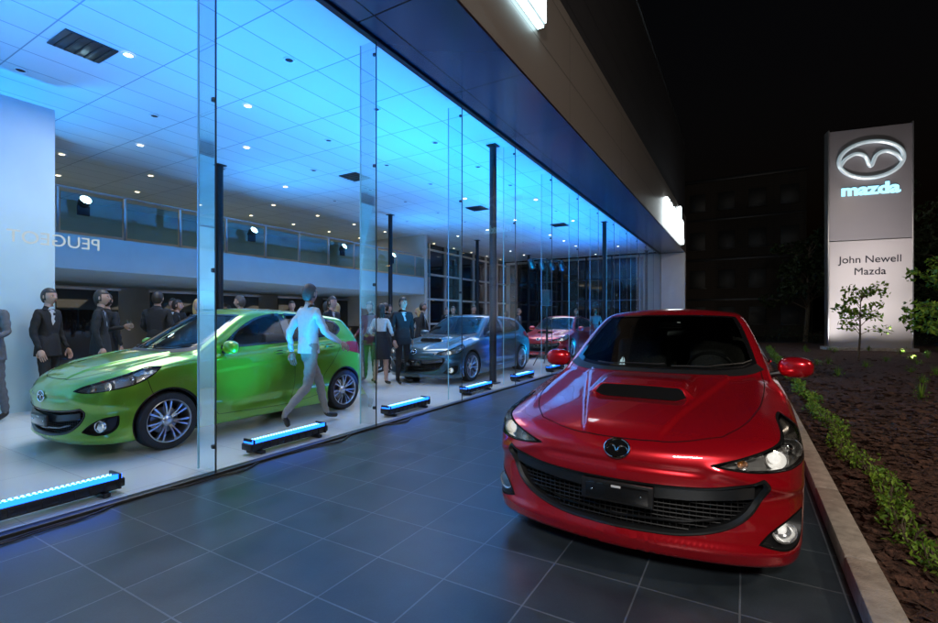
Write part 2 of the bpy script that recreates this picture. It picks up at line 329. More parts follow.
def make_car(name,P,loc,pm,nth=150,rz=0,ny=150):
    E=empty(name,loc,rz); F=make_F(P); L=P['L']; a,b=P['a'],P['b']; zc=.6
    th=np.linspace(0,math.pi,nth)
    nc=int(ny*.36); ph=np.linspace(math.pi/2,0,nc,endpoint=False)
    cols=[(a,-math.sin(p),math.cos(p)) for p in ph]+[(y,0.,1.) for y in np.linspace(a,b,ny)]+[(b,math.sin(p),math.cos(p)) for p in ph[::-1]]
    nC=len(cols)
    oy=np.array([c[0] for c in cols])[:,None]+0*th; dy=np.array([c[1] for c in cols])[:,None]+0*th; cp=np.array([c[2] for c in cols])[:,None]
    dx=cp*np.sin(th); dz=cp*np.cos(th)
    lo=np.zeros_like(dx); hi=np.full_like(dx,2.6)
    for _ in range(24):
        mid=(lo+hi)/2; v=F(dx*mid,oy+dy*mid,zc+dz*mid); ins=v<0
        lo=np.where(ins,mid,lo); hi=np.where(ins,hi,mid)
    X=dx*lo; Y=oy+dy*lo; Z=zc+dz*lo
    X[:,0]=0; X[:,-1]=0
    Vr=np.stack([X,Y,Z],-1).reshape(-1,3)
    Vl=np.stack([-X[:,1:-1],Y[:,1:-1],Z[:,1:-1]],-1).reshape(-1,3)
    V=np.vstack([Vr,Vl]); idR=np.arange(nC*nth).reshape(nC,nth)
    idL=np.zeros((nC,nth),int); idL[:,0]=idR[:,0]; idL[:,-1]=idR[:,-1]; idL[:,1:-1]=nC*nth+np.arange(nC*(nth-2)).reshape(nC,nth-2)
    A=np.stack([idR[:-1,:-1],idR[:-1,1:],idR[1:,1:],idR[1:,:-1]],-1).reshape(-1,4)
    B=np.stack([idL[:-1,:-1],idL[1:,:-1],idL[1:,1:],idL[:-1,1:]],-1).reshape(-1,4)
    Q=np.vstack([A,B])
    n=np.cross(V[Q[:,2]]-V[Q[:,0]],V[Q[:,3]]-V[Q[:,1]]); n/=np.maximum(np.linalg.norm(n,axis=1),1e-12)[:,None]
    C=V[Q].mean(1)
    ctr=np.stack([0*C[:,0],np.clip(C[:,1],a,b),0*C[:,2]+zc],-1)
    if ((C-ctr)*n).sum()<0: n=-n; Q=Q[:,::-1].copy()
    bvh=BVHTree.FromPolygons([tuple(v) for v in V],[tuple(q) for q in Q.tolist()])
    yc0=1.0; K=.95
    def lift(view,p,off=0.0):
        if view=='F':
            al=p[0]/K; d=Vector((-math.sin(al),math.cos(al),0)); o=Vector((0,yc0,p[1]))-d*3
        elif view=='B':
            al=p[0]/K; d=Vector((-math.sin(al),-math.cos(al),0)); o=Vector((0,L-1,p[1]))-d*3
        elif view=='S': d=Vector((-1,0,0)); o=Vector((3,p[0],p[1]))
        elif view=='s': d=Vector((1,0,0)); o=Vector((-3,p[0],p[1]))
        else: d=Vector((0,0,-1)); o=Vector((p[0],p[1],3))
        h,nn,ix,ds=bvh.ray_cast(o,d)
        if h is None:
            h,nn,ix,ds=bvh.find_nearest(o+d*2.1)
        if nn.dot(d)>0: nn=-nn
        return h+nn*off,nn
    def to2d(view,W):
        if view=='F': return np.stack([np.arctan2(W[:,0],yc0-W[:,1])*K,W[:,2]],-1)
        if view=='B': return np.stack([np.arctan2(W[:,0],W[:,1]-(L-1))*K,W[:,2]],-1)
        if view in 'Ss': return W[:,1:3].copy()
        return W[:,0:2].copy()
    def vmask(view,C,n):
        if view=='F': return (C[:,1]<1.0)&(n[:,1]*(C[:,1]-yc0)+n[:,0]*C[:,0]>0)&(C[:,2]>.2)
        if view=='B': return (C[:,1]>L-1)&(n[:,1]*(C[:,1]-L+1)+n[:,0]*C[:,0]>0)
        if view=='S': return (C[:,0]>.3)&(n[:,0]>.1)
        if view=='s': return (C[:,0]<-.3)&(n[:,0]<-.1)
        return n[:,2]>.15
    keep=np.ones(len(Q),bool); snap={}
    def cut(view,poly,extra=None):
        c2=to2d(view,C); m=vmask(view,C,n) if extra is None else extra
        ins=m&inpoly(c2,poly)
        dv=np.unique(Q[ins]); rest=keep&~ins; kv=np.unique(Q[rest]); bd=np.intersect1d(dv,kv)
        keep[ins]=False
        if len(bd):
            p2=to2d(view,V[bd]); q=nearpoly(p2,poly)
            for i,vi in enumerate(bd): 
                if np.linalg.norm(q[i]-p2[i])<.05: snap[int(vi)]=(view,q[i])
    def pf(tab): return [(R(u)*K,v) for u,v in tab]
    def mir(pts): return [(-u,v) for u,v in pts]
    body=MB(); parts=MB(); glass=MB()
    def patch(mb,view,poly,mat,off=.003,sp=.035):
        poly=np.array(poly); mn=poly.min(0); mx=poly.max(0)
        gx,gy=np.meshgrid(np.arange(mn[0]+sp*.5,mx[0],sp),np.arange(mn[1]+sp*.5,mx[1],sp)); g=np.stack([gx.ravel(),gy.ravel()],-1)
        if len(g): g=g[inpoly(g,poly)]
        if len(g):
            q=nearpoly(g,poly); g=g[np.linalg.norm(q-g,axis=1)>sp*.35]
        vs=[Vector(p) for p in poly]+[Vector(p) for p in g]
        r=delaunay_2d_cdt(vs,[],[list(range(len(poly)))],1,1e-6)
        v3=[lift(view,p,off)[0] for p in r[0]]
        fs=[]
        for f in r[2]:
            f=list(f); nn=(v3[f[1]]-v3[f[0]]).cross(v3[f[2]]-v3[f[0]])
            pc=v3[f[0]]; o=Vector((pc.x,pc.y-min(max(pc.y,a),b),pc.z-zc))
            fs.append(f if nn.dot(o)>0 else f[::-1])
        mb.add(v3,fs,mat)
    def offs(poly,w,closed=True):
        poly=np.array(poly); N=len(poly)
        if closed: t=np.roll(poly,-1,0)-np.roll(poly,1,0)
        else: t=np.gradient(poly,axis=0)
        t/=np.maximum(np.linalg.norm(t,axis=1),1e-9)[:,None]; nn=np.stack([-t[:,1],t[:,0]],-1)
        if closed:
            ar=0.5*np.sum(poly[:,0]*np.roll(poly[:,1],-1)-np.roll(poly[:,0],-1)*poly[:,1])
            if ar<0: nn=-nn
        return poly+nn*w
    def ribbon(mb,view,poly,w0,w1,mat,o0=.002,o1=None,closed=True):
        if o1 is None: o1=o0
        A=offs(poly,w0,closed); B=offs(poly,w1,closed); N=len(A)
        va=[lift(view,p,o0)[0] for p in A]; vb=[lift(view,p,o1)[0] for p in B]; fs=[]
        for i in range(N if closed else N-1):
            j=(i+1)%N; fs.append((i,j,N+j,N+i))
        mb.add(va+vb,fs,mat)
    def wall(mb,view,poly,d0,d1,mat,closed=True,shrink=0):
        N=len(poly); A=[lift(view,p,d0) for p in poly]; B=offs(poly,shrink,closed); vb=[lift(view,p,d1)[0] for p in B]
        fs=[]
        for i in range(N if closed else N-1):
            j=(i+1)%N; fs.append((i,j,N+j,N+i))
        mb.add([q[0] for q in A]+vb,fs,mat)
    def full(tab):
        h=list(tab); m=[(-u,v) for u,v in h[::-1]]
        if abs(h[0][0])<1e-9: m=m[:-1]
        if abs(h[-1][0])<1e-9: m=m[1:]
        return h+m
    wind=crom(full(P['wind'])); cut('T',wind)
    patch(glass,'T',wind,M['carglass'],-.004,.06); ribbon(body,'T',wind,-.006,.03,M['blackgl'],.0015)
    w1=crom(P['win1']); w2=crom(P['win2'])
    for vw in 'Ss':
        for w in (w1,w2):
            cut(vw,w); patch(glass,vw,w,M['carglass'],-.004,.06); ribbon(body,vw,w,-.012,.016,M['blackgl'],.002)
        pil=[(w1[np.argmax(w1[:,0])][0]-.02,w2[:,1].min()+.0),(w2[:,0].min()+.02,w2[:,1].min()+.0),(w2[:,0].min()+.005,w2[:,1].max()),(w1[:,0].max()-.04,w2[:,1].max())]
        patch(body,vw,crom([pil[0],pil[0],pil[1],pil[1],pil[2],pil[2],pil[3],pil[3]],n=3),M['blackgl'],.0025,.06)
    rw=crom(full(pf(P['rwin']))); cut('B',rw); patch(glass,'B',rw,M['carglass'],-.004,.06); ribbon(body,'B',rw,-.01,.03,M['blackgl'],.002)
    for sg in (1,-1):
        hd=crom(pf(P['head']),n=10) 
        if sg<0: hd=np.array(mir(hd))
        cut('F',hd)
        patch(glass,'F',hd,M['lens'],.001,.03)
        ribbon(body,'F',hd,-.004,.003,M['seam'],.0012)
        ribbon(body,'F',hd,.002,.009,M['blackgl'],-.003,-.015)
        wall(body,'F',hd,0,-.075,M['reflector'],True,.015)
        patch(body,'F',offs(hd,.015),M['lampback'],-.075,.03)
        hc=np.array(P['head'])
        for (al,zz,rr,mt) in ((.42,.28,.046,0),(.66,.43,.052,1),(.19,.14,.024,2)):
            u=hc[:,0].min()+al*(hc[:,0].max()-hc[:,0].min()); zz=hc[:,1].min()+zz*(hc[:,1].max()-hc[:,1].min())+.02
            p,nn=lift('F',(sg*R(u)*K,zz),-.068)
            d=Vector((sg*.25,-1,.0)).normalized(); X=Matrix.Translation(p+Vector((0,.01,0)))@d.to_track_quat('Z','Y').to_matrix().to_4x4()
            body.lathe([(rr*.25,-.005),(rr*.6,.008),(rr*.85,.028),(rr,.050),(rr*1.1,.051),(rr*1.12,.02)],M['reflector'],X,28)
            if mt<2: body.ell((0,0,0),(rr*.62,rr*.62,rr*.5),M['chrome'] if mt else M['lampwhite'],X@Matrix.Translation((0,0,.012)),16,10)
            else: body.ell((0,0,0),(rr*.7,rr*.7,rr*.5),M['amber'],X,12,8)
        u,zz=P['fog']; c=(sg*R(u)*K,zz)
        rec=crom([(c[0]-sg*.15,zz-.05),(c[0]-sg*.15,zz-.05),(c[0]-sg*.04,zz-.078),(c[0]+sg*.07,zz-.06),(c[0]+sg*.115,zz+.0),(c[0]+sg*.12,zz+.09),(c[0]+sg*.12,zz+.09),(c[0]+sg*.02,zz+.075),(c[0]-sg*.08,zz+.02)],n=6)
        cut('F',rec); ribbon(body,'F',rec,-.006,.004,M['seam'],.001); wall(body,'F',rec,0.001,-.05,M['blackpl'],True,.012); patch(body,'F',offs(rec,.012),M['blackpl'],-.05,.04)
        p,nn=lift('F',c,-.045); X=Matrix.Translation(p)@Vector((sg*.35,-1,0)).normalized().to_track_quat('Z','Y').to_matrix().to_4x4()
        body.lathe([(.0,0),(.03,.006),(.045,.02),(.05,.038),(.058,.04),(.06,.02)],M['reflector'],X,28)
        body.ell((0,0,0),(.02,.02,.018),M['lampwhite'],X@Matrix.Translation((0,0,.01)),12,8)
        glass.lathe([(.0,.042),(.03,.040),(.05,.036)],M['lens'],X,28)
        tl=crom([(sg*R(x)*K,z) for x,z in [(34,.80),(50,.82),(66,.90),(66,.90),(60,1.0),(48,1.0),(34,.93)]],n=6); patch(body,'B',tl,M['redlens'],.004,.05)
    gr=crom(full(pf(P['grille'])),n=8); cut('F',gr); 
    wall(body,'F',gr,0.001,-.075,M['blackpl'],True,.012); patch(body,'F',offs(gr,.012),M['seam'],-.078,.05)
    ribbon(body,'F',gr,-.006,.003,M['gun'],.004,.003); ribbon(body,'F',gr,-.010,-.005,M['seam'],.001,.004)
    ribbon(body,'F',gr,.003,.016,M['gun'],.003,-.012)
    g=np.array(gr); umax=g[:,0].max()
    def span(z):
        u=np.linspace(-umax,umax,160); ins=inpoly(np.stack([u,0*u+z],-1),offs(gr,.01)); return u[ins]
    z0,z1=g[:,1].min(),g[:,1].max(); z=z0+.03
    while z<z1-.02:
        u=span(z)
        if len(u)>3:
            runs=np.split(u,np.where(np.diff(u)>umax*2/159*1.5)[0]+1)
            for q in runs:
                if len(q)>2: parts.tube([lift('F',(s_,z),-.045)[0] for s_ in q],.0035,M['blackpl'],5)
        z+=.022
    for uu in np.arange(-umax+.03,umax-.02,.03):
        zz=np.linspace(z0,z1,60); q=zz[inpoly(np.stack([0*zz+uu,zz],-1),offs(gr,.01))]
        if len(q)>3: parts.tube([lift('F',(uu,s_),-.05)[0] for s_ in q[::3]],.003,M['blackpl'],5)
    us=np.linspace(-umax*.93,umax*.93,50); ztop=np.interp(np.abs(us),[0,umax*.5,umax],[z1-.10,z1-.085,z1-.045])
    ribbon(parts,'F',np.stack([us,ztop-.018],-1),-.030,.030,M['gun'],-.005,-.012,False)
    ribbon(parts,'F',np.stack([us,ztop-.018],-1),-.036,-.030,M['gun'],-.03,-.005,False)
    us2=us*.8; zb2=np.interp(np.abs(us2),[0,umax*.5,umax],[z0+.055,z0+.075,z0+.15]); ribbon(parts,'F',np.stack([us2,zb2],-1),-.006,.006,M['blackgl'],-.012,-.012,False)
    p,nn=lift('F',(0,z1-.135),.018)
    parts.box(p,(.38,.022,.115),M['plate'],.008); parts.box(p+Vector((0,-.013,0)),(.33,.004,.085),M['blackgl'],.003)
    parts.box(p+Vector((.0,-.017,.034)),(.05,.004,.012),M['white'],.001); 
    for dx_ in (-.13,.13): parts.ell(p+Vector((dx_,-.016,0)),(.006,.004,.006),M['chrome'])
    bz=(z1+.095) ; p,nn=lift('F',(0,bz),.006); X=Matrix.Translation(p)@nn.to_track_quat('Z','Y').to_matrix().to_4x4()
    ring=[X@Vector((.066*math.cos(t),.052*math.sin(t),.004)) for t in np.linspace(0,2*math.pi,40,endpoint=False)]
    parts.tube(ring,.0058,M['chrome'],8,True)
    parts.lathe([(.0,.001),(.06,.0)],M['blackgl'],X@Matrix.Diagonal((1,.8,1,1)),32)
    wing=crom([(-.062,-.013),(-.048,.009),(-.026,.014),(-.011,.004),(0,-.018),(.011,.004),(.026,.014),(.048,.009),(.062,-.013)],False,5)
    up=1 if (X.to_3x3()@Vector((0,1,0))).z>0 else -1
    parts.tube([X@Vector((w[0],up*w[1],.005)) for w in wing],.005,M['chrome'],6)
    def seam(vw,pts,w=.0028,cl=False,m='seam'): 
        q=crom(pts,cl,8); ribbon(body,vw,q,-w,w,M[m],.0012,.0012,cl)
    wb=P['wind']; hy=wb[3][1]
    for sg in (1,-1):
        x1=.50 if P['scoop'] else .46
        seam('T',[(sg*x1,.20 if P['scoop'] else .24),(sg*.60,.38),(sg*.665,.6),(sg*.70,.9),(sg*.715,hy-.25),(sg*.70,hy-.06)])
    seam('T',[(-.50 if P['scoop'] else -.46,.20 if P['scoop'] else .24),(-.34,.115 if P['scoop'] else .16),(-.15,.075 if P['scoop'] else .12),(.15,.075 if P['scoop'] else .12),(.34,.115 if P['scoop'] else .16),(.50 if P['scoop'] else .46,.20 if P['scoop'] else .24)])
    low=[q for q in P['wind'][:4]]; low=[(-x,y) for x,y in low[::-1]][:-1]+low
    ribbon(body,'T',crom(low,False,6),-.065,-.004,M['blackpl'],.002,.004,False)
    for sx in (-.45,.12):
        pts=[lift('T',(sx+t*.52,np.interp(abs(sx+t*.52),[q[0] for q in P['wind'][:4]],[q[1] for q in P['wind'][:4]])+.012+.03*t),.016)[0] for t in np.linspace(0,1,10)]
        parts.tube(pts,.006,M['blackpl'],6)
    for vw in 'Ss':
        for d in P['door']: seam(vw,d)
        seam(vw,[P['door'][0][-1],(P['door'][1][-1][0],.245),(P['door'][2][-1][0],.30)])
        for (hy_,hz_) in P['hand']:
            p,_=lift(vw,(hy_,hz_),.018); parts.box(p,(.02,.18,.026),pm,.009); p,_=lift(vw,(hy_,hz_),.002); parts.ell(p,(.006,.075,.03),M['seam'])
    for sg in (1,-1):
        hd=P['head']; seam('F',[(sg*R(hd[5][0]-2)*K,hd[5][1]-.03),(sg*R(hd[5][0]+1)*K,.60),(sg*R(hd[5][0]+3)*K,.555)])
    if P['scoop']:
        sc=crom([(-.285,.634),(-.20,.621),(0,.616),(.20,.621),(.285,.634),(.285,.634),(.255,.658),(.15,.663),(0,.664),(-.15,.663),(-.255,.658)],n=5)
        patch(body,'T',sc,M['seam'],.002,.02)
    mx,my,mz=P['mirror']
    for sg in (1,-1):
        X=Matrix.Rotation(sg*-.18,4,'Z')
        parts.ell((sg*mx,my,mz),(.115,.072,.078),pm,X,24,16,.8)
        parts.ell((sg*mx,my+.045,mz),(.098,.03,.062),M['blackgl'],X,20,12,.7)
        parts.tube([(sg*(mx-.08),my+.01,mz-.045),(sg*(mx-.16),my+.0,mz-.06),(sg*(mx-.22),my-.01,mz-.055)],[.025,.02,.03],M['blackpl'],10)
    for wy in P['wy']:
        ar=P['arch']; zc_=P['wr']+.01
        circ=np.array([(wy+ar*math.cos(t),zc_+ar*math.sin(t)) for t in np.linspace(0,2*math.pi,72,endpoint=False)])
        ex=(np.abs(C[:,0])>.52)
        for vw,sg in (('S',1),('s',-1)): cut(vw,circ,ex&(C[:,0]*sg>0))
        for vw,sg in (('S',1),('s',-1)):
            t0=math.asin(max(-1,(P['zb']+.02-zc_)/ar)); ts=np.linspace(t0,math.pi-t0,48)
            pt=[]
            for t in ts: 
                p,_=lift(vw,(wy+(ar+.004)*math.cos(t),zc_+(ar+.004)*math.sin(t)),0); pt.append(p)
            vs=[];fs=[]
            for i,p in enumerate(pt):
                t=ts[i]; o=[(0,.001),(.003,-.008),(-.006,-.018),(-.03,-.018),(-.25,-.01),(-.30,-.01)]
                for (dx_,dr) in o: vs.append((p.x+sg*dx_,p.y+dr*math.cos(t),p.z+dr*math.sin(t)))
            for i in range(len(pt)-1):
                for k in range(5): fs.append((i*6+k,i*6+k+1,(i+1)*6+k+1,(i+1)*6+k))
            k3=[f for q,f in enumerate(fs) if q%5<3]; k4=[f for q,f in enumerate(fs) if q%5>=3]
            body.add(vs,k3,pm); body.add(vs,k4,M['seam'])
            body.add([(sg*.48,wy-ar,.15),(sg*.48,wy+ar,.15),(sg*.48,wy+ar,zc_+ar),(sg*.48,wy-ar,zc_+ar)],[(0,1,2,3)],M['seam'])
    V2=V.copy()
    for vi,(vw,q) in snap.items():
        p,_=lift(vw,q,0)
        if (p-Vector(V[vi])).length<.09: V2[vi]=p
    body.add([tuple(v) for v in V2],[tuple(q) for q in Q[keep].tolist()],pm)
    body.obj('body',E,ang=38); glass.obj('glass',E,ang=60); 
    it=MB(); yd=P['wind'][0][1]
    it.box((0,yd+1.2,.33),(1.3,2.6,.06),M['dash'],.02)
    it.box((0,yd+.42,.82),(1.36,.55,.26),M['dash'],.08,seg=4)
    it.box((0,yd+.60,.62),(.28,.9,.4),M['dash'],.05)
    sw=(.34,yd+.82,.90); X=Matrix.Translation(sw)@Matrix.Rotation(R(-68),4,'X')
    it.tube([X@Vector((.185*math.cos(t),.185*math.sin(t),0)) for t in np.linspace(0,2*math.pi,32,endpoint=False)],.014,M['blackpl'],8,True)
    it.ell(sw,(.06,.03,.06),M['blackpl']); it.tube([X@Vector((-.18,0,0)),X@Vector((.18,0,0))],.012,M['gun'],6); it.tube([sw,(.34,yd+.55,.84)],.03,M['blackpl'],8)
    for (sx,sy) in ((-.36,yd+1.15),(.36,yd+1.15),(-.36,yd+2.0),(.36,yd+2.0)):
        it.box((sx,sy,.52),(.50,.52,.18),M['seat'],.07,seg=4)
        rot=Matrix.Rotation(R(-16),4,'X')
        it.box((sx,sy+.33,.85),(.50,.15,.62),M['seat'],.07,rot=rot,seg=4)
        it.box((sx,sy+.43,1.20),(.27,.10,.17),M['seat'],.045,rot=rot,seg=4)
        it.tube([(sx-.06,sy+.40,1.05),(sx-.06,sy+.43,1.18)],.007,M['chrome'],6); it.tube([(sx+.06,sy+.40,1.05),(sx+.06,sy+.43,1.18)],.007,M['chrome'],6)
    rt=float(pchip(P['zr'])(np.array([P['wind'][8][1]+.02])))
    it.box((0,P['wind'][8][1]-.03,rt-.14),(.22,.03,.065),M['blackgl'],.02)
    it.obj('interior',E)
    parts.obj('trim',E)
    k=0
    for wy in P['wy']:
        for sg in (1,-1):
            k+=1; wm=MB(); X=Matrix.Rotation(sg*math.pi/2,4,'Y')@Matrix.Rotation(random.random()*2,4,'Z')
            make_wheel(wm,X,P,sg); wm.obj('wheel_%d'%k,E,ang=40,loc=(sg*P['track'],wy,P['wr']))
    return E

FZ=.012
make_car('red_car',M3,(-.6,2.6,.008),M['red'],230,ny=250)
make_car('green_car',M2,(-6.02,1.87,FZ),M['green'],150,ny=170)
make_car('grey_blue_car',M3,(-5.95,7.85,FZ),M['teal'],110,ny=110)
make_car('red_car',M3,(-5.95,14.7,FZ),M['red2'],90,ny=90)

# ---------------------------------------------------------------- surfaces
def tilemat():
    m=pbr('paving_tiles',(.05,.06,.07),.42); nt=m.node_tree; b=nt.nodes['Principled BSDF']
    tc=nt.nodes.new('ShaderNodeTexCoord'); mp=nt.nodes.new('ShaderNodeMapping'); nt.links.new(tc.outputs['Object'],mp.inputs['Vector'])
    mp.inputs['Location'].default_value=(.02,.18,0)
    br=nt.nodes.new('ShaderNodeTexBrick'); br.offset=0; br.squash=1
    br.inputs['Scale'].default_value=1; br.inputs['Brick Width'].default_value=.45; br.inputs['Row Height'].default_value=.45
    br.inputs['Mortar Size'].default_value=.0045; br.inputs['Mortar Smooth'].default_value=.1; br.inputs['Bias'].default_value=0
    br.inputs['Color1'].default_value=(.030,.042,.052,1); br.inputs['Color2'].default_value=(.044,.058,.070,1); br.inputs['Mortar'].default_value=(.13,.15,.17,1)
    nt.links.new(mp.outputs['Vector'],br.inputs['Vector'])
    n=nt.nodes.new('ShaderNodeTexNoise'); n.inputs['Scale'].default_value=3; n.inputs['Detail'].default_value=8; nt.links.new(tc.outputs['Object'],n.inputs['Vector'])
    n3=nt.nodes.new('ShaderNodeTexNoise'); n3.inputs['Scale'].default_value=150; n3.inputs['Detail'].default_value=4; nt.links.new(tc.outputs['Object'],n3.inputs['Vector'])
    mr=nt.nodes.new('ShaderNodeMapRange'); mr.inputs['To Min'].default_value=.65; mr.inputs['To Max'].default_value=1.3; mr.inputs['From Min'].default_value=.3; mr.inputs['From Max'].default_value=.7
    nt.links.new(n.outputs['Fac'],mr.inputs['Value'])
    mr2=nt.nodes.new('ShaderNodeMapRange'); mr2.inputs['To Min'].default_value=.7; mr2.inputs['To Max'].default_value=1.3; nt.links.new(n3.outputs['Fac'],mr2.inputs['Value'])
    mu=nt.nodes.new('ShaderNodeVectorMath'); mu.operation='SCALE'; nt.links.new(br.outputs['Color'],mu.inputs[0]); nt.links.new(mr.outputs['Result'],mu.inputs['Scale'])
    mu2=nt.nodes.new('ShaderNodeVectorMath'); mu2.operation='SCALE'; nt.links.new(mu.outputs[0],mu2.inputs[0]); nt.links.new(mr2.outputs['Result'],mu2.inputs['Scale'])
    nt.links.new(mu2.outputs[0],b.inputs['Base Color'])
    rr=nt.nodes.new('ShaderNodeMapRange'); rr.inputs['To Min'].default_value=.24; rr.inputs['To Max'].default_value=.44; nt.links.new(n.outputs['Fac'],rr.inputs['Value']); nt.links.new(rr.outputs['Result'],b.inputs['Roughness'])
    bp=nt.nodes.new('ShaderNodeBump'); bp.inputs['Strength'].default_value=.5; bp.inputs['Distance'].default_value=.004; bp.invert=True
    ad=nt.nodes.new('ShaderNodeMath'); ad.operation='MULTIPLY_ADD'; ad.inputs[1].default_value=-.15; nt.links.new(n3.outputs['Fac'],ad.inputs[0]); nt.links.new(br.outputs['Fac'],ad.inputs[2])
    nt.links.new(ad.outputs[0],bp.inputs['Height']); nt.links.new(bp.outputs['Normal'],b.inputs['Normal'])
    return m
def gridmat(name,c1,cm,bw,rh,ms,rough=.6,plane='XY',metal=0,spec=.5):
    m=pbr(name,c1,rough,metal,spec=spec); nt=m.node_tree; b=nt.nodes['Principled BSDF']
    tc=nt.nodes.new('ShaderNodeTexCoord'); sp=nt.nodes.new('ShaderNodeSeparateXYZ'); cb=nt.nodes.new('ShaderNodeCombineXYZ'); nt.links.new(tc.outputs['Object'],sp.inputs[0])
    nt.links.new(sp.outputs[plane[0]],cb.inputs[0]); nt.links.new(sp.outputs[plane[1]],cb.inputs[1])
    br=nt.nodes.new('ShaderNodeTexBrick'); br.offset=0; br.inputs['Scale'].default_value=1; br.inputs['Brick Width'].default_value=bw; br.inputs['Row Height'].default_value=rh
    br.inputs['Mortar Size'].default_value=ms; br.inputs['Mortar Smooth'].default_value=0.1; br.inputs['Color1'].default_value=c4([x*.93 for x in c1]); br.inputs['Color2'].default_value=c4(c1); br.inputs['Mortar'].default_value=c4(cm)
    nt.links.new(cb.outputs[0],br.inputs['Vector']); nt.links.new(br.outputs['Color'],b.inputs['Base Color'])
    bp=nt.nodes.new('ShaderNodeBump'); bp.inputs['Strength'].default_value=.3; bp.inputs['Distance'].default_value=.005; bp.invert=True
    nt.links.new(br.outputs['Fac'],bp.inputs['Height']); nt.links.new(bp.outputs['Normal'],b.inputs['Normal']); return m
def sheet(name,x0,x1,y0,y1,z,mat,parent=None):
    b=MB(); b.quad((x0,y0,z),(x1,y0,z),(x1,y1,z),(x0,y1,z),mat); return b.obj(name,parent,smooth=False)
GX=-4.0
asph=pbr('asphalt',(.035,.035,.037),.85,var=.35,vscale=30,bump=.4,bscale=120)
sheet('ground',-400,400,-400,400,-.004,asph)
sheet('tiled_pavement',GX,.46,-9,40,.004,tilemat())
bark=pbr('bark_mulch',(.085,.038,.023),.95,var=.6,vscale=40,bump=1.0,bscale=60)
bm_=MB(); nx,nyy=60,160; vs=[];fs=[]
for i in range(nx+1):
    for j in range(nyy+1):
        x=.60+ (9-.6)*(i/nx)**1.6; y=-3+33*(j/nyy)
        z=.055+.03*math.sin(x*2.1+y*.9)*math.sin(y*1.7)+random.uniform(-.012,.012)+.02*min(1,(x-.6))
        vs.append((x,y,z))
for i in range(nx):
    for j in range(nyy): fs.append((i*(nyy+1)+j,(i+1)*(nyy+1)+j,(i+1)*(nyy+1)+j+1,i*(nyy+1)+j+1))
bm_.add(vs,fs,bark)
for i in range(16000):
    y=abs(random.gauss(0,1))*7+1.2; x=.64+abs(random.gauss(0,1))*2.6
    if x>8.8 or y>28: continue
    s=random.uniform(.008,.028); l=s*random.uniform(1,2.6)
    X=Matrix.Translation((x,y,.085+random.uniform(-.02,.02)))@Matrix.Rotation(random.uniform(0,6.28),4,'Z')@Matrix.Rotation(random.uniform(-.7,.7),4,'X')
    bm_.add([(-l,-s,0),(l,-s,.004),(l*.8,s,0),(-l*.9,s*.8,.004)],[(0,1,2,3)],bark,X)
bm_.obj('garden_bed',smooth=False)
conc=pbr('kerb_concrete',(.42,.36,.30),.8,var=.25,vscale=14,bump=.35,bscale=90)
kb=MB(); y=-4.0
while y<32:
    kb.box((.53,y+.595,.045),(.14,1.185,.13),conc,.012); y+=1.2
kb.obj('concrete_kerb')

# ---------------------------------------------------------------- building
BE=empty('car_dealership_building')
floorm=gridmat('showroom_floor_tiles',(.68,.67,.62),(.46,.45,.42),.6,.6,.003,.16)
YS,YE=-7.97,27.39
sheet('showroom_floor',-18,GX-.06,YS,YE,FZ,floorm,BE)
b=MB(); b.box((GX-.02,(YS+YE)/2,.012),(.09,YE-YS,.03),M['steel_dark'],.004); b.box((GX-.02,(YS+YE)/2,4.89),(.08,YE-YS,.06),M['steel_dark'],.004); b.obj('glazing_channel',BE)
ceilm=gridmat('ceiling_tiles',(.66,.69,.70),(.27,.31,.34),.6,1.2,.009,.75)
sheet('ceiling',-18,GX-.06,YS,YE,5.0,ceilm,BE)
dl=emat('downlight_glow',(1,.95,.85),10); dlb=emat('downlight_warm',(1,.8,.5),8)
b=MB()
for ix,x in enumerate((-5.5,-7.3,-9.1,-10.9,-13,-15)):
    for iy in range(16):
        yy=-1.0+iy*1.8+(ix%2)*.6
        X=Matrix.Translation((x,yy,4.985)); b.lathe([(.055,0),(.075,-.004),(.08,.01)],M['white'],X,16)
        if random.random()<.35 or ix>3: b.lathe([(0,.004),(.055,.004)],dl if ix<4 else dlb,X,14)
        else: b.lathe([(0,.004),(.055,.004)],M['blackpl'],X,14)
for (x,y) in ((-7.6,2.8),(-8.6,8.9),(-7.6,13.5),(-6.2,17.5)):
    b.box((x,y,4.988),(.58,.58,.02),M['gun'],.004)
    for k in range(5): b.box((x,y-.22+k*.11,4.975),(.54,.02,.012),M['blackpl'])
b.obj('ceiling_fixtures',BE)
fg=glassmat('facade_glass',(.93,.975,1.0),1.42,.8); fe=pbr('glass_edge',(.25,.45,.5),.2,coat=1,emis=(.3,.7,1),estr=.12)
finm=glassmat('fin_glass',(.86,.95,.97),1.45,.7)
g=MB(); e=MB(); k=0; y=YS
while y<YE-.1:
    g.quad((GX,y+.006,.03),(GX,y+2.074,.03),(GX,y+2.074,4.88),(GX,y+.006,4.88),fg)
    if y>YS: 
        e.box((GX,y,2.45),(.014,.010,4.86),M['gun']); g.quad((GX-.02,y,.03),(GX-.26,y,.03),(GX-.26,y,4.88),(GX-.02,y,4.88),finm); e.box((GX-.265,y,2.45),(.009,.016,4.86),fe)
        for zz in (.25,1.8,3.3,4.7): e.box((GX-.03,y,zz),(.04,.035,.04),M['gun'],.01)
    y+=2.08
g.obj('facade_glazing',BE,smooth=False); e.obj('glass_fins',BE)
b=MB()
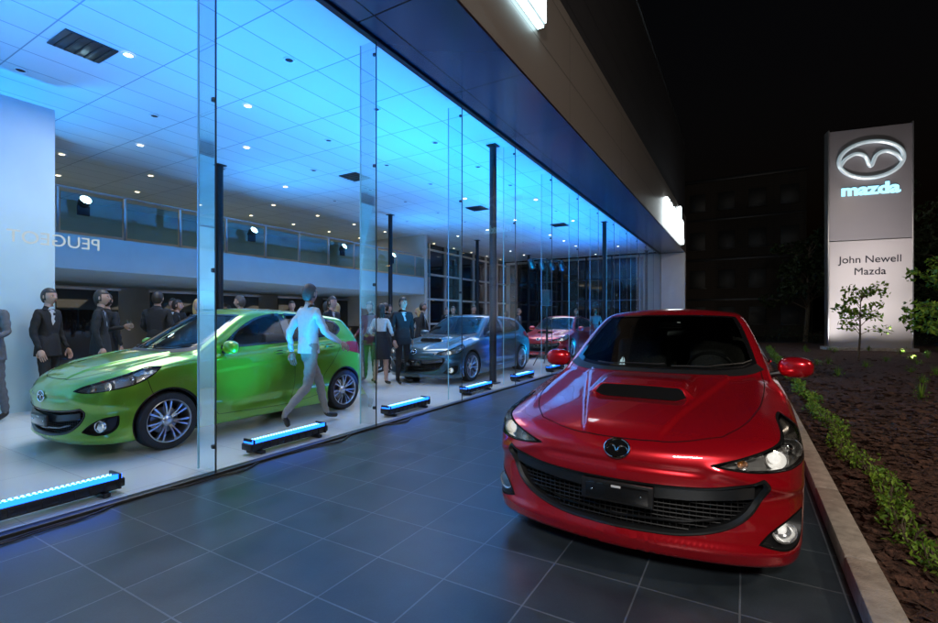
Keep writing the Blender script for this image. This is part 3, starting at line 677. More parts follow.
for (x,y) in ((-4.55,8.75),(-4.55,17.8),(-4.55,26.6),(-10.7,6.6),(-10.7,12.8),(-10.7,19),(-10.7,25)):
    b.lathe([(.075,FZ),(.075,5.0)],M['steel_dark'],Matrix.Translation((x,y,0)),24); b.box((x,y,.03),(.24,.24,.03),M['steel_dark'],.005); b.box((x,y,4.985),(.22,.22,.02),M['steel_dark'],.005)
b.obj('steel_columns',BE)
soff=gridmat('soffit_panels',(.08,.11,.17),(.012,.016,.026),1.24,2.08,.012,.22,metal=.6)
b=MB(); b.quad((GX+.03,YS,4.90),(-2.76,YS,4.90),(-2.76,YE+.6,4.90),(GX+.03,YE+.6,4.90),soff); b.obj('soffit',BE,smooth=False)
fas=gridmat('fascia_panels',(.23,.205,.19),(.07,.065,.06),4.16,.95,.008,.42,'YZ')
dark=gridmat('dark_cladding',(.035,.035,.04),(.010,.010,.012),4.16,.65,.012,.5,'YZ')
b=MB(); b.box((-3.0,(YS+YE+.6)/2,5.9),(.5,YE+.6-YS,1.94),fas,.01); b.obj('fascia',BE)
b=MB(); b.box((-10.5,(YS+YE+.6)/2,8.9),(15.4,YE+.6-YS,3.9),dark,.02); b.box((-10.5,(YS+YE+.6)/2,10.9),(15.5,YE+.7-YS,.12),M['steel_dark'],.01)
b.box((-10.9,(YS+YE)/2,5.95),(15.2,YE-YS,1.8),dark); b.obj('upper_storey',BE)
b=MB(); b.box((-3.35,27.7,2.45),(1.2,.5,4.88),M['white'],.01); b.box((-11,27.75,2.5),(14,.3,4.9),M['offwhite'],.01); b.obj('end_wall',BE)
bluewall=pbr('pale_blue_wall',(.50,.66,.72),.5,var=.04,vscale=2)
b=MB()
b.box((-17.9,9,2.5),(.2,34,5.0),M['offwhite']); b.box((-11,YS-.1,2.5),(14,.2,5.0),M['white'])
b.box((-15,16.75,3.0),(6,.2,4.0),M['offwhite'])
b.box((-9.3,-.8,2.28),(.4,7.6,4.56),bluewall,.01)
b.box((-9.06,.1,2.35),(.03,2.6,1.6),pbr('poster',(.6,.75,.8),.3,var=.25,vscale=1.2),.005)
b.obj('interior_walls',BE)
b=MB(); b.box((-15,6.8,2.76),(6.0,19.6,.72),bluewall,.01)
b.obj('mezzanine_slab',BE)
b=MB(); yy=-2.0
rg=glassmat('balustrade_glass',(.40,.75,.92),1.6,1.5)
while yy<16.5:
    b.box((-12.02,yy,3.58),(.03,.04,.95),M['alloy'],.004)
    b.quad((-12.03,yy+.05,3.18),(-12.03,yy+1.15,3.18),(-12.03,yy+1.15,3.98),(-12.03,yy+.05,3.98),rg); yy+=1.2
b.tube([(-12.02,-2,4.07),(-12.02,16.5,4.07)],.025,M['alloy'],10)
b.obj('balustrade',BE)
b=MB()
for yy in np.arange(17.2,27.2,1.45):
    b.box((-13.2,yy,2.5),(.12,.09,5.0),M['offwhite'],.005)
for zz in (.1,1.1,2.3,3.5,4.7): b.box((-13.2,22.2,zz),(.10,10.4,.09),M['offwhite'],.005)
b.quad((-13.25,17,0.02),(-13.25,27.3,0.02),(-13.25,27.3,4.98),(-13.25,17,4.98),pbr('night_window',(.01,.012,.016),.05,coat=1))
for yy in np.arange(-1,16.5,2.4): b.box((-16.5,yy,1.2),(.06,1.5,2.0),pbr('dark_glass_door',(.012,.013,.016),.08,coat=1),.005); b.box((-16.46,yy,2.25),(.08,1.6,.08),M['alloy'],.005)
for xx in np.arange(-12.6,-4.8,1.5): b.box((xx,27.52,2.5),(.07,.1,4.9),M['gun'],.005)
for zz in (1.2,2.4,3.6): b.box((-9,27.53,zz),(8,.08,.07),M['gun'],.005)
b.box((-9,27.58,2.45),(8.2,.03,4.7),pbr('night_window2',(.02,.025,.03),.06,coat=1))
b.obj('rear_glazing',BE)
b=MB(); lg=emat('cyan_white_glow',(.62,.92,1.0),8)
b.box((-2.68,6.15,6.12),(.14,1.25,.62),M['white'],.03); b.box((-2.60,6.15,6.12),(.02,1.17,.54),lg,.005); b.box((-2.68,6.15,5.795),(.10,1.15,.012),lg)
b.obj('illuminated_fascia_box',BE)
def text(name,s,loc,rot,size,ext,mat,parent,al='CENTER',sx=1,bold=0):
    cu=bpy.data.curves.new(name,'FONT'); cu.body=s; cu.size=size; cu.extrude=ext; cu.align_x=al; cu.align_y='CENTER'; cu.offset=bold
    o=bpy.data.objects.new(name,cu); cu.materials.append(mat); COL.objects.link(o); o.location=loc; o.rotation_euler=rot; o.scale=(sx,1,1); o.parent=parent; return o
text('fascia_letters','mazda',(-2.66,22.6,5.75),(R(90),0,R(90)),2.3,.06,emat('letter_glow',(.85,.97,1),6),BE,bold=.03)
refl=emat('reflected_word_glow',(.75,.85,.9),.7)  # glass reflection modelled as mirrored, self-lit letters on the pane
text('reflected_lettering','PEUGEOT',(GX-.012,1.33,1.90),(R(90),0,R(90)),.115,.001,refl,BE,sx=-1.0)

# ---------------------------------------------------------------- LED bars
ledm=emat('led_blue',(.16,.45,1.0),8); ledm2=emat('led_blue_soft',(.01,.13,1.0),5)
ys=[.82+2.08*i for i in range(11)]
for i,y in enumerate(ys):
    E=empty('led_light_bar',(GX-.27,y+.5,FZ)); b=MB()
    b.box((0,0,.085),(.15,1.0,.07),M['blackpl'],.012); b.box((0,0,.04),(.05,.96,.03),M['blackpl'],.005)
    for s in (-.46,.46): b.box((0,s,.10),(.17,.02,.12),M['steel_dark'],.006); b.box((0,s*.8,.02),(.20,.05,.035),M['steel_dark'],.008)
    for q in range(-5,6): b.box((.078,q*.09,.075),(.01,.012,.05),M['steel_dark'])
    b.box((0,0,.126),(.135,.95,.012),ledm2); b.box((.07,0,.138),(.008,.95,.036),ledm2)
    for q in range(30):
        for xx in (-.045,0,.045): b.ell((xx,-.458+q*.0316,.132),(.012,.012,.010),ledm,None,8,5)
    b.obj('housing',E)
    col=(.0,.17,1.0) if i%2==0 else (.0,.42,1.0)
    l=area('led_light',(0,0,.16),(-.34,.05,1),(.09,.9),(45 if i==1 else 140) if i<9 else 90,col,88); l.parent=E
cab=MB(); pts=[]
for t in np.linspace(0,1,70): pts.append((GX+.05+.05*math.sin(t*23)+.03*math.sin(t*51+1),.9+t*4.6,.014))
cab.tube(pts,.006,M['blackpl'],6); cab.tube([(p[0]+.035*math.sin(i*.35),p[1],.014) for i,p in enumerate(pts)],.005,M['blackpl'],6)
cab.obj('power_cable')

# ---------------------------------------------------------------- pylon sign
SE=empty('pylon_sign',(4.27,24.5,0),R(9.5))
SW,SH=2.68,9.0
b=MB(); sp=pbr('sign_panel_paint',(.50,.47,.47),.38,var=.04,vscale=.6); sp2=pbr('sign_panel_grey',(.20,.19,.20),.35,.2,var=.06,vscale=.6)
b.box((0,0,2.25+.1),(SW,.42,4.3),sp,.02); b.box((0,0,4.52+2.24),(SW,.42,4.46),sp2,.02); b.box((0,0,.1),(SW+.3,.8,.2),conc,.02)
for s in (-1,1): b.box((s*(SW/2+.02),0,SH/2+.1),(.05,.46,SH-.1),M['alloy'],.01)
b.obj('panel',SE)
tm=pbr('sign_text_dark',(.02,.02,.03),.5)
text('dealer_name','John Newell',(0,-.22,3.72),(R(90),0,0),.41,.008,tm,SE); text('dealer_name_2','Mazda',(0,-.22,3.24),(R(90),0,0),.41,.008,tm,SE)
text('brand_word','mazda',(0,-.24,6.52),(R(90),0,0),.62,.03,emat('sign_word_glow',(.35,.8,1),1.8),SE,bold=.022,sx=1.2)
lc=pbr('logo_silver',(.8,.85,.88),.25,.6,emis=(.6,.85,.95),estr=.25)
b=MB(); el=[(1.04*math.cos(t),-.30,7.68+.72*math.sin(t)) for t in np.linspace(0,2*math.pi,64,endpoint=False)]
b.tube(el,.075,lc,12,True)
wg=crom([(-1.0,7.50),(-.82,7.78),(-.47,7.96),(-.19,7.84),(0,7.42),(.19,7.84),(.47,7.96),(.82,7.78),(1.0,7.50)],False,8)
b.tube([(p[0],-.30,p[1]) for p in wg],.07,lc,10)
b.obj('logo',SE)

# ---------------------------------------------------------------- vegetation
def leafmat(name,c): return pbr(name,c,.55,var=.45,vscale=6,spec=.3)
LG=[leafmat('leaf_a',(.13,.24,.02)),leafmat('leaf_b',(.08,.17,.018)),leafmat('leaf_c',(.19,.30,.03))]
DG=[leafmat('dleaf_a',(.035,.05,.018)),leafmat('dleaf_b',(.022,.035,.014))]
barkm=pbr('tree_bark',(.12,.09,.06),.9,var=.4,vscale=20,bump=.6,bscale=40)
def leaves(mb,c,r,n,s,mats,flat=1.0):
    for _ in range(n):
        d=Vector((random.gauss(0,1),random.gauss(0,1),random.gauss(0,1))).normalized()*r*random.uniform(.3,1)**.6; d.z*=flat
        q=Vector((random.uniform(-1,1),random.uniform(-1,1),random.uniform(-.6,1))).to_track_quat('Z','Y').to_matrix().to_4x4()
        l=s*random.uniform(.7,1.3); w=l*.45
        X=Matrix.Translation(Vector(c)+d)@q@Matrix.Rotation(random.uniform(0,6.3),4,'Z')
        mb.add([(0,-l,0),(w,0,l*.12),(0,l,0),(-w,0,l*.12)],[(0,1,2,3)],random.choice(mats),X)
def tree(name,loc,h,cr,mats,trunk_r=.03,n=26,ls=.05,nl=45,lean=.1,clear=.35):
    E=empty(name,loc); w=MB(); lv=MB()
    top=Vector((lean*h,.0,h*.85)); pts=[Vector((0,0,0)),Vector((.02*h,.01*h,h*.3)),Vector((lean*.5*h,-.02*h,h*.6)),top]
    w.tube(pts,[trunk_r,trunk_r*.8,trunk_r*.55,trunk_r*.2],barkm,8)
    for i in range(n):
        t=random.uniform(clear,1); p=pts[0].lerp(pts[3],t); a=random.uniform(0,6.28); ln=cr*random.uniform(.4,1.05)*(1.15-.5*t)
        e=p+Vector((math.cos(a)*ln,math.sin(a)*ln,random.uniform(.05,.35)*h*.5)); mid=p.lerp(e,.5)+Vector((0,0,.04*h))
        w.tube([p,mid,e],[trunk_r*.35,trunk_r*.2,trunk_r*.08],barkm,5)
        leaves(lv,e,cr*.28,nl,ls,mats,.8); leaves(lv,mid,cr*.2,nl//3,ls,mats,.8)
    w.obj('trunk',E); lv.obj('foliage',E,smooth=False)
tree('young_tree',(3.12,19.2,.05),2.5,.8,LG,.035,18,.07,26,.03)
tree('young_tree',(3.22,12.0,.05),2.5,.62,LG,.035,22,.055,36,-.01)
tree('young_tree',(7.6,21.0,.05),3.2,.7,LG,.035,16,.055,28)
for (x,y,h) in ((3.0,33,6.5),(9,34,8),(13,28,7),(16,36,9),(7.0,40,10)):
    tree('background_tree',(x,y,0),h,h*.3,DG,.14,26,.16,60,.03,.3)
b=MB()
y=1.6
while y<24:
    c=(.86+.05*math.sin(y*3),y,.14+random.uniform(-.03,.04)); near=y<8
    leaves(b,c,random.uniform(.07,.14),random.randint(25,60) if near else 26,.019 if near else .028,LG,.8)
    if near:
        for _ in range(3): b.tube([(c[0],c[1],.06),(c[0]+random.uniform(-.08,.08),c[1]+random.uniform(-.08,.08),.2)],.003,barkm,4)
    y+=.085 if near else .14
b.obj('low_hedge',smooth=False)
b=MB()
for _ in range(60):
    x=random.uniform(1.5,7.5); y=random.uniform(6,26); hh=random.uniform(.15,.38)
    for k in range(28):
        a=random.uniform(0,6.28); r=random.uniform(.03,.16); s=random.uniform(.005,.009); p=Vector((x,y,.07)); e=p+Vector((math.cos(a)*r,math.sin(a)*r,hh*random.uniform(.6,1))); t=Vector((-math.sin(a),math.cos(a),0))*s
        b.add([p-t,p+t,e],[(0,1,2)],random.choice(LG))
    leaves(b,(x,y,.16),.14,34,.022,LG,.7)
b.obj('garden_plants',smooth=False)
b=MB()
for i in range(70):
    leaves(b,(1.0+i*.22,30.5+random.uniform(-.3,.3),.4+random.uniform(-.2,.3)),.42,40,.05,DG,.9)
b.obj('boundary_hedge',smooth=False)

NB=empty('brick_building',(0,0,0)); b=MB()
bk=gridmat('dark_brick',(.045,.036,.03),(.025,.022,.02),.46,.16,.012,.85,'XZ')
dw=pbr('win_dark',(.01,.012,.014),.5)
b.box((-.3,43,6),(8.2,4,12),bk,.02); b.box((-.3,40.96,12.05),(8.4,.3,.25),M['steel_dark'],.01)
for zz in (2.8,5.9,9.0): b.box((-.3,40.97,zz),(8.2,.1,.18),M['steel_dark'],.01)
for xx in (-3.2,-1.2,.8,2.8):
    for zz in (1.6,4.4,7.4,10.4): b.box((xx,40.97,zz),(1.1,.06,1.3),dw,.01); b.box((xx,40.92,zz-.7),(1.25,.14,.06),M['steel_dark'],.005)
b.obj('walls',NB)
FB=empty('boundary_wall'); b=MB(); b.box((13,26.2,.35),(9,.25,.7),M['offwhite'],.02); b.box((13,26.2,.73),(9.1,.32,.06),conc,.01); b.obj('wall',FB)
for (x,y) in ((8.3,16.5),(10.5,20.5)):
    E=empty('bollard_light',(x,y,0)); b=MB(); b.lathe([(.0,1.02),(.07,1.0),(.075,.95),(.075,.9)],M['steel_dark'],Matrix.Identity(4),20); b.lathe([(.06,.9),(.06,.78)],emat('bollard_glow',(1,.75,.4),5),Matrix.Identity(4),20); b.lathe([(.07,.78),(.07,0)],M['steel_dark'],Matrix.Identity(4),20); b.obj('post',E)
for (x,y,h,c) in ((22,34,6,(1,.65,.3)),(30,52,7,(1,.6,.25)),(16.5,33,2.6,(1,.75,.45)),(5.2,52,3.6,(1,.7,.4))):
    E=empty('street_lamp',(x,y,0)); b=MB(); b.tube([(0,0,0),(0,0,h),(-.3,0,h+.25),(-1.2,0,h+.35)],[.09,.06,.05,.04],M['steel_dark'],10); b.box((-1.4,0,h+.34),(.6,.25,.12),M['steel_dark'],.04); b.box((-1.4,-.1,h+.25),(.45,.18,.06),emat('street_glow',c,18),.005); b.obj('lamp',E)

# ---------------------------------------------------------------- people
SK=pbr('skin',(.42,.24,.17),.5,var=.08,vscale=8); 
def cloth(n,c,v=.15): return pbr(n,c,.85,var=v,vscale=25,bump=.3,bscale=40)
CB=cloth('cloth_black',(.012,.012,.014)); CN=cloth('cloth_navy',(.02,.028,.05)); CG=cloth('cloth_grey',(.10,.10,.11)); CW=cloth('cloth_white',(.50,.52,.53),.08); CBE=cloth('cloth_beige',(.26,.23,.19),.1); CC=cloth('cloth_cream',(.45,.41,.35),.06); CR=cloth('cloth_wine',(.12,.02,.03))
HB=pbr('hair_blond',(.42,.28,.12),.6,var=.3,vscale=90); HD=pbr('hair_dark',(.025,.018,.013),.5,var=.3,vscale=90); HG=pbr('hair_grey',(.06,.05,.045),.6,var=.3,vscale=90)
SH_=pbr('shoe_leather',(.012,.011,.01),.3); EY=pbr('eye_dark',(.02,.015,.01),.1); EW=pbr('eye_white',(.75,.73,.7),.3); LP=pbr('lips',(.35,.12,.1),.4)
def head_mb(mb,X,hair,longhair):
    nu,nv=36,26; vs=[];hv=[]
    for i in range(nv+1):
        th=math.pi*i/nv
        for k in range(nu):
            a=2*math.pi*k/nu; x=.076*math.sin(th)*math.cos(a); y=.096*math.sin(th)*math.sin(a); z=.118*math.cos(th)
            hx,hy,hz=x*1.10,y*1.08+.004,z*1.06+.004
            if z<0: q=(-z/.118); x*=1-.30*q**1.6; y*=1-.12*q**2
            if y<0:
                y-=.024*math.exp(-(x/.012)**2)*math.exp(-((z+.018)/.020)**2)*(1 if z<.01 else .8)
                y+=.010*(math.exp(-((abs(x)-.031)/.014)**2)*math.exp(-((z-.006)/.012)**2))
                y-=.006*math.exp(-(x/.024)**2)*math.exp(-((z+.058)/.010)**2)
                y-=.008*math.exp(-(x/.025)**2)*math.exp(-((z+.098)/.014)**2)
            vs.append((x,y,z))
            cover = (hz>.052-.0*hy) or (hy>-.015 and hz>-.055) or (hy>.03 and hz>-.09)
            f=1.0 if cover else .80
            hv.append((hx*f,hy*f,hz*f if not cover else hz))
    fs=[(i*nu+k,(i+1)*nu+k,(i+1)*nu+(k+1)%nu,i*nu+(k+1)%nu) for i in range(nv) for k in range(nu)]
    mb.add(vs,fs,SK,X); mb.add(hv,fs,hair,X)
    for s in (-1,1):
        mb.ell((0,0,0),(.012,.008,.007),EW,X@Matrix.Translation((s*.031,-.078,.006)),10,8); mb.ell((0,0,0),(.006,.004,.006),EY,X@Matrix.Translation((s*.031,-.0845,.006)),8,6)
        mb.ell((0,0,0),(.017,.005,.003),hair,X@Matrix.Translation((s*.031,-.085,.024)),8,6)
        mb.ell((0,0,0),(.009,.018,.030),SK,X@Matrix.Translation((s*.077,.008,-.005))@Matrix.Rotation(s*.3,4,'Z'),10,8)
    mb.ell((0,0,0),(.022,.006,.006),LP,X@Matrix.Translation((0,-.088,-.056)),12,6)
    if longhair:
        for s in (-1,0,1):
            mb.ell((0,0,0),(.045,.05,.13),hair,X@Matrix.Translation((s*.045,.05-.025*abs(s),-.08)),14,10)
def hand_mb(mb,X,s=1):
    mb.ell((0,0,0),(.040,.018,.052),SK,X@Matrix.Translation((0,0,-.05)),14,10,.9)
    for i,(x,l) in enumerate(((-.030,.060),(-.010,.074),(.011,.080),(.031,.070))):
        p=[(x,0,-.075),(x*1.05,-.004,-.092-l*.2),(x*1.08,-.014,-.092-l*.6),(x*1.05,-.030,-.092-l*.92)]
        mb.tube([X@Vector(q) for q in p],[.0095,.009,.0082,.006],SK,7)
    p=[(.028*s,-.004,-.03),(.050*s,-.016,-.052),(.056*s,-.026,-.078),(.050*s,-.034,-.098)]
    mb.tube([X@Vector(q) for q in p],[.013,.011,.0095,.007],SK,7)
def person(loc,head,h=1.75,pose='stand',top=CB,bot=CB,hair=HD,female=False,skirt=False,shirt=None,sleeve=True,look=0,longhair=None,name='person'):
    w=.88 if female else 1.06
    jt=lambda s=.025: random.uniform(-s,s)
    J={'pel':((0,0,.96),.135*w**.3),'sp':((0,.0,1.12),.118*w),'ch':((0,0,1.29),.145*w),'nb':((0,.01,1.43),.075*w),'nk':((0,-.005,1.50),.050*w),'hd':((0,-.01,1.58),.045),
       }
    def leg(s,kn,an,toe): 
        J['hp'+s]=(((.088 if s=='r' else -.088),0,.90),.092); J['kn'+s]=(kn,.060); J['ca'+s]=(tuple((np.array(kn)*.62+np.array(an)*.38)+np.array((0,.012,0))),.056); J['an'+s]=(an,.040); J['to'+s]=(toe,.032)
    def arm(s,el,wr):
        sg=1 if s=='r' else -1
        J['sh'+s]=((sg*.172*w,.0,1.405),.060*w); J['el'+s]=(el,.045*w); J['wr'+s]=(wr,.028*w)
    if pose=='walk':
        leg('r',(.09,-.20,.52),(.09,-.30,.09),(.095,-.46,.055)); leg('l',(-.09,.06,.50),(-.09,.36,.20),(-.09,.30,.05))
        arm('r',(.23,.14,1.15),(.24,.10,.90)); arm('l',(-.23,-.10,1.15),(-.22,-.32,1.02))
    else:
        fo=random.choice((-.10,0,.08)); wd=jt(.03)
        leg('r',(.105+wd*.5,-.01+fo*.4,.50),(.12+wd,.02+fo,.085),(.16+wd,-.15+fo,.04)); leg('l',(-.105,-.03,.50),(-.12,.0,.085),(-.15,-.17,.04))
        if pose=='stand': arm('r',(.245,.03+jt(),1.13),(.25+jt(),-.05+jt(.06),.89)); arm('l',(-.245,.03+jt(),1.13),(-.25+jt(),-.05+jt(.06),.89))
        if pose=='drink': arm('r',(.235,-.04,1.14),(.12,-.27,1.20+jt(.05))); arm('l',(-.245,.03,1.13),(-.25+jt(),-.05,.89))
        if pose=='fold': arm('r',(.24,-.05,1.14),(-.06,-.19,1.14)); arm('l',(-.24,-.05,1.14),(.05,-.23,1.10))
        if pose=='talk': arm('r',(.25,-.02,1.14),(.22+jt(),-.26,1.10+jt(.06))); arm('l',(-.24,.0,1.14),(-.20,-.24,1.00+jt(.05)))
    bones=[('pel','sp'),('sp','ch'),('ch','nb'),('nb','nk'),('nk','hd')]
    for s in 'rl': bones+=[('ch','sh'+s),('sh'+s,'el'+s),('el'+s,'wr'+s),('pel','hp'+s),('hp'+s,'kn'+s),('kn'+s,'ca'+s),('ca'+s,'an'+s),('an'+s,'to'+s)]
    names=list(J); me=bpy.data.meshes.new('tmp'); me.from_pydata([J[n][0] for n in names],[(names.index(a_),names.index(b_)) for a_,b_ in bones],[])
    o=bpy.data.objects.new('tmp',me); COL.objects.link(o)
    md=o.modifiers.new('s','SKIN'); sv=me.skin_vertices[0].data
    for i,n in enumerate(names): sv[i].radius=(J[n][1],J[n][1]); sv[i].use_root=(n=='pel')
    ss=o.modifiers.new('u','SUBSURF'); ss.levels=2; ss.render_levels=2
    dg=bpy.context.evaluated_depsgraph_get(); ev=o.evaluated_get(dg); m2=ev.to_mesh()
    V=np.array([v.co[:] for v in m2.vertices]); Fc=[tuple(p.vertices) for p in m2.polygons]; ev.to_mesh_clear()
    bpy.data.objects.remove(o)
    bl=[(np.array(J[a_][0]),np.array(J[b_][0]),a_,b_,(J[a_][1]+J[b_][1])/2) for a_,b_ in bones]
    def lab(C):
        D=[]
        for (p,q,a_,b_,r) in bl:
            d=q-p; t=np.clip(((C-p)@d)/(d@d),0,1); D.append(np.linalg.norm(C-(p+t[:,None]*d),axis=1)/r)
        return np.argmin(np.array(D),0)
    lv=lab(V); tor=np.array([bones[i][0] in('pel','sp','ch') for i in range(len(bones))])[lv]
    V[tor,1]*=.78
    if not female: V[tor,0]*=1.05
    V+= .004*np.sin(V[:,[2]]*60+V[:,[0]]*25)*np.array([[.6,1,0]])*(V[:,[2]]<1.42)*(V[:,[2]]>.1)
    C=np.array([V[list(f)].mean(0) for f in Fc]); lf=lab(C)
    mb=MB(); vs=[tuple(v) for v in V]; byM={}
    for f,i,c in zip(Fc,lf,C):
        a_,b_=bones[i]
        if a_ in('nk',) or (a_=='nb' and c[2]>1.465): m=SK
        elif a_[:2]=='an' or (b_[:2]=='an' and c[2]<.11): m=SH_
        elif b_[:2] in('kn','ca','an') : m=SK if skirt else bot
        elif b_[:2]=='hp' or (a_=='pel' and c[2]<.98): m=top if (top is not CW and not female) else bot
        elif b_[:2] in ('wr',) and not sleeve: m=SK
        else: m=top
        if shirt is not None and a_ in('ch','sp','nb') and c[1]<(-.05 if c[2]<1.40 else -.01) and 1.2<c[2]<1.475 and m is not SK and abs(c[0])<.01+.11*(c[2]-1.2): m=shirt
        byM.setdefault(m,[]).append(f)
    first=True
    for m,fl in byM.items():
        if first: mb.add(vs,fl,m); first=False
        else:
            k=mb.mi(m); mb.f.extend(fl); mb.m.extend([k]*len(fl))
    prof=None
    if skirt: prof=[(1.16,.125,.095),(1.05,.135,.11),(.93,.17,.135),(.75,.19,.155),(.58,.205,.17),(.57,.19,.16)]; pmat=bot
    elif top is not CW: prof=[(1.14,.10,.08),(1.08,.142*w,.105),(.98,.165*w,.12),(.84,.178*w,.132),(.80,.18*w,.134),(.80,.17*w,.125)]; pmat=top
    elif not female: prof=[(1.12,.11,.085),(1.05,.145,.108),(.96,.158,.118),(.90,.160,.12),(.90,.150,.11)]; pmat=top
    if prof:
        n=28; vv=[];ff=[]
        for (z,rx,ry) in prof:
            for k in range(n):
                a=2*math.pi*k/n; q=1+.03*math.sin(a*7)*(1.2-z); vv.append((rx*q*math.cos(a),ry*q*math.sin(a),z))
        for i in range(len(prof)-1):
            for k in range(n): ff.append((i*n+k,i*n+(k+1)%n,(i+1)*n+(k+1)%n,(i+1)*n+k))
        mb.add(vv,ff,pmat)
    for s,sg in (('r',1),('l',-1)):
        e=Vector(J['el'+s][0]); wv=Vector(J['wr'+s][0]); d=(wv-e).normalized()
        q=(-d).to_track_quat('Z','Y').to_matrix().to_4x4()
        hand_mb(mb,Matrix.Translation(wv)@q@Matrix.Rotation(sg*R(70),4,'Z'),-sg)
    if pose=='drink':
        wv=Vector(J['wrr'][0]); mb.lathe([(.0,0),(.028,0),(.004,.01),(.004,.07),(.03,.10),(.032,.15)],M['lens'],Matrix.Translation(wv+Vector((-.04,-.07,-.04))),14)
    head_mb(mb,Matrix.Translation((0,-.018,1.632))@Matrix.Rotation(look,4,'Z'),hair,female if longhair is None else longhair)
    E=empty(name,loc,head); E.scale=(h/1.75,)*3
    mb.obj('figure',E,ang=70); return E
person((-4.78,4.12,FZ),math.pi*.93,1.80,'walk',CW,CBE,HG,look=.3)
person((-6.35,7.3,FZ),R(200),1.66,'talk',CW,CB,HD,True,True,sleeve=False)
person((-6.15,7.75,FZ),R(70),1.80,'stand',CB,CB,HD,shirt=CW)
person((-7.2,6.9,FZ),R(-40),1.68,'drink',CB,CB,HB,True)
person((-7.0,7.7,FZ),R(10),1.72,'talk',CR,CB,HD)
for (x,y,hd,h,ps,t,bt,hr,fm) in [
  (-8.6,2.15,R(30),1.78,'talk',CG,CG,HD,False),(-8.75,2.8,R(130),1.80,'stand',CB,CB,HD,False),(-9.9,3.9,R(160),1.80,'fold',CB,CB,HD,False),(-9.2,3.7,R(200),1.78,'stand',CB,CB,HD,False),
  (-8.5,3.35,R(150),1.80,'drink',CB,CB,HD,False),(-8.9,4.35,R(-150),1.84,'talk',CB,CB,HD,False),(-9.9,5.2,R(150),1.74,'drink',CB,CB,HD,False),(-8.7,4.95,R(60),1.72,'drink',CB,CB,HB,True),
  (-8.4,5.6,R(-60),1.80,'stand',CB,CB,HG,False),(-11.6,6.6,R(20),1.76,'fold',CG,CB,HD,False),(-12.6,8.0,R(-20),1.75,'stand',CB,CN,HD,False),
  (-9.4,11.2,R(40),1.78,'stand',CB,CB,HD,False),(-8.9,12.0,R(-60),1.68,'talk',CC,CB,HB,True),(-8.6,13.6,R(0),1.77,'drink',CG,CB,HD,False),
  (-7.8,17.2,R(90),1.75,'stand',CB,CB,HG,False),(-8.9,18.4,R(-90),1.68,'fold',CR,CB,HD,True),(-10.4,16,R(30),1.8,'stand',CN,CB,HD,False),
  (-8.2,9.6,R(10),1.76,'talk',CB,CB,HD,False),(-11.2,9.4,R(90),1.7,'stand',CC,CB,HB,True),(-10.8,5.6,R(60),1.8,'stand',CB,CB,HD,False),(-9.9,8.0,R(60),1.8,'talk',CN,CB,HD,False),
  (-7.6,8.9,R(-30),1.74,'drink',CB,CB,HD,False),(-7.5,10.3,R(120),1.78,'stand',CB,CB,HD,False),(-8.4,11.4,R(200),1.7,'talk',CB,CB,HB,True),(-7.4,12.9,R(40),1.77,'stand',CN,CB,HD,False),(-7.0,13.5,R(-120),1.68,'drink',CW,CB,HD,True),
  (-6.2,19.6,R(20),1.76,'talk',CB,CB,HD,False),(-5.6,20.4,R(-150),1.76,'stand',CG,CB,HD,False),(-9.5,14.6,R(-10),1.75,'fold',CB,CB,HG,False),(-6.9,8.0-1.5,R(100),1.79,'stand',CB,CB,HD,False),(-7.9,7.3,R(150),1.73,'talk',CB,CB,HD,False)]:
    person((x,y,FZ),hd,h,ps,t,bt,hr,fm,shirt=None if fm else CW,look=random.uniform(-.4,.4))

E=empty('lighting_stand',(-4.95,12.9,FZ)); b=MB()
b.tube([(0,0,.3),(0,0,3.1)],[.03,.022],M['blackpl'],10)
for a in (0,2.1,4.2): b.tube([(0,0,.75),(.5*math.cos(a),.5*math.sin(a),.02)],.015,M['blackpl'],8); b.tube([(0,0,.3),(.28*math.cos(a),.28*math.sin(a),.34)],.01,M['blackpl'],6)
b.tube([(-.3,-.55,3.05),(.3,.55,3.05)],.025,M['blackpl'],8)
for t in (-.9,-.3,.3,.9):
    X=Matrix.Translation((.3*t,.55*t,2.9))@Matrix.Rotation(R(50),4,'X'); b.lathe([(.0,.16),(.07,.15),(.09,.1),(.09,-.1),(.11,-.12)],M['blackpl'],X,18); b.lathe([(0,-.1),(.085,-.1)],M['lens'],X,18)
b.box((0,0,1.95),(.26,.26,.45),M['blackpl'],.02); b.obj('stand',E)
for (yy,gs) in ((4.35,40),(8.2,12),(11.6,8),(14.2,8)):
    E=empty('stage_spotlight',(-11.8,yy,3.75)); b=MB(); X=Matrix.Rotation(R(60),4,'Y'); b.lathe([(0,-.12),(.07,-.11),(.1,.0),(.1,.14)],M['blackpl'],X,20); b.lathe([(0,.12),(.095,.12)],emat('spot_glow',(.5,.85,1),gs),X,20); b.box((0,0,-.15),(.04,.22,.2),M['steel_dark'],.01); b.obj('lamp',E)
E=empty('wall_speaker',(-11.7,3.55,4.25)); b=MB(); b.box((0,0,0),(.3,.42,.5),M['blackpl'],.03); b.tube([(0,0,.2),(0,0,.75)],.02,M['blackpl'],8); b.lathe([(0,0),(.11,.0),(.13,.01)],M['gun'],Matrix.Translation((.153,0,0))@Matrix.Rotation(R(90),4,'Y'),20); b.obj('box',E)

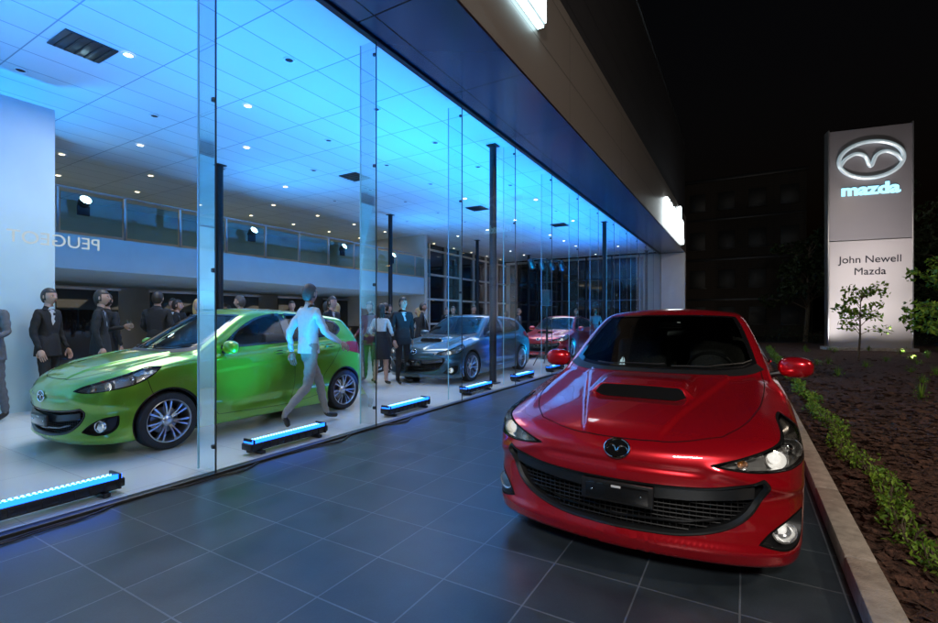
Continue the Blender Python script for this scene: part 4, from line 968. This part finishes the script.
# ---------------------------------------------------------------- lights
for (x,y,p) in ((-7.0,3.5,100),(-7.0,9,95),(-7.0,15,90),(-7.0,21,80)):
    area('ceiling_light',(x,y,4.9),(0,0,-1),(3,2.2),p,(1,.95,.86),130)
for y in (2,6,10,14): area('mezz_under_light',(-14.0,y,2.35),(0,0,-1),(2,1.5),9,(1,.82,.6))
for y in (0,5,10,15): area('mezz_light',(-15.0,y,4.9),(0,0,-1),(1.5,1.5),16,(1,.78,.5))
for (x,y,p) in ((-10.6,2.5,75),(-10.6,8,65),(-10.6,14,65)):
    area('added_blue_fill',(x,y,2.3),(.25,.1,1),(.5,.5),p,(.02,.34,1),130)  # added blue fill without fixtures, tints walls and mezzanine
area('added_blue_fill',(-6.5,-2.5,1.2),(-.5,.6,.9),(.6,.6),150,(.08,.55,1),150)  # one more added blue fill, aimed at the left wall, no fixture
area('added_front_fill',(1.8,-5.5,6.2),(-.25,.9,-.62),(1.6,1.0),470,(1,.95,.9))  # added fill light behind the camera for the red car, no modelled source
area('added_side_fill',(9,3,7.5),(-.55,.6,-.75),(1,1),400,(1,.84,.66))  # added warm fill from the right, out of view, no fixture
for s in (-.9,.9):
    area('sign_uplight',(4.27+s,22.2,.15),(0,.42,1),(.5,.2),60,(1,.93,.9),120)
area('sign_uplight',(4.5,19,.15),(0,.8,1),(.5,.2),80,(1,.9,.9),60)
area('building_wash',(-1.5,36,.5),(0,.6,1),(2,.3),8,(1,.8,.55))
w=bpy.data.worlds.new('World'); scene.world=w; w.use_nodes=True; nt=w.node_tree
sk=nt.nodes.new('ShaderNodeTexSky'); sk.sky_type='NISHITA'; sk.sun_disc=False; sk.sun_elevation=R(-3); sk.sun_rotation=R(200)
bg=nt.nodes['Background']; nt.links.new(sk.outputs[0],bg.inputs[0]); bg.inputs[1].default_value=.03
cd=bpy.data.cameras.new('camera'); cam=bpy.data.objects.new('camera',cd); COL.objects.link(cam)
cam.location=(0,0,1.38); cam.rotation_euler=(R(90),0,R(30.4)); cd.lens=18.04; cd.sensor_width=36; cd.shift_y=.007; cd.clip_start=.05; cd.clip_end=1500
scene.camera=cam
scene.view_settings.view_transform='Standard'; scene.view_settings.look='None'; scene.view_settings.exposure=0
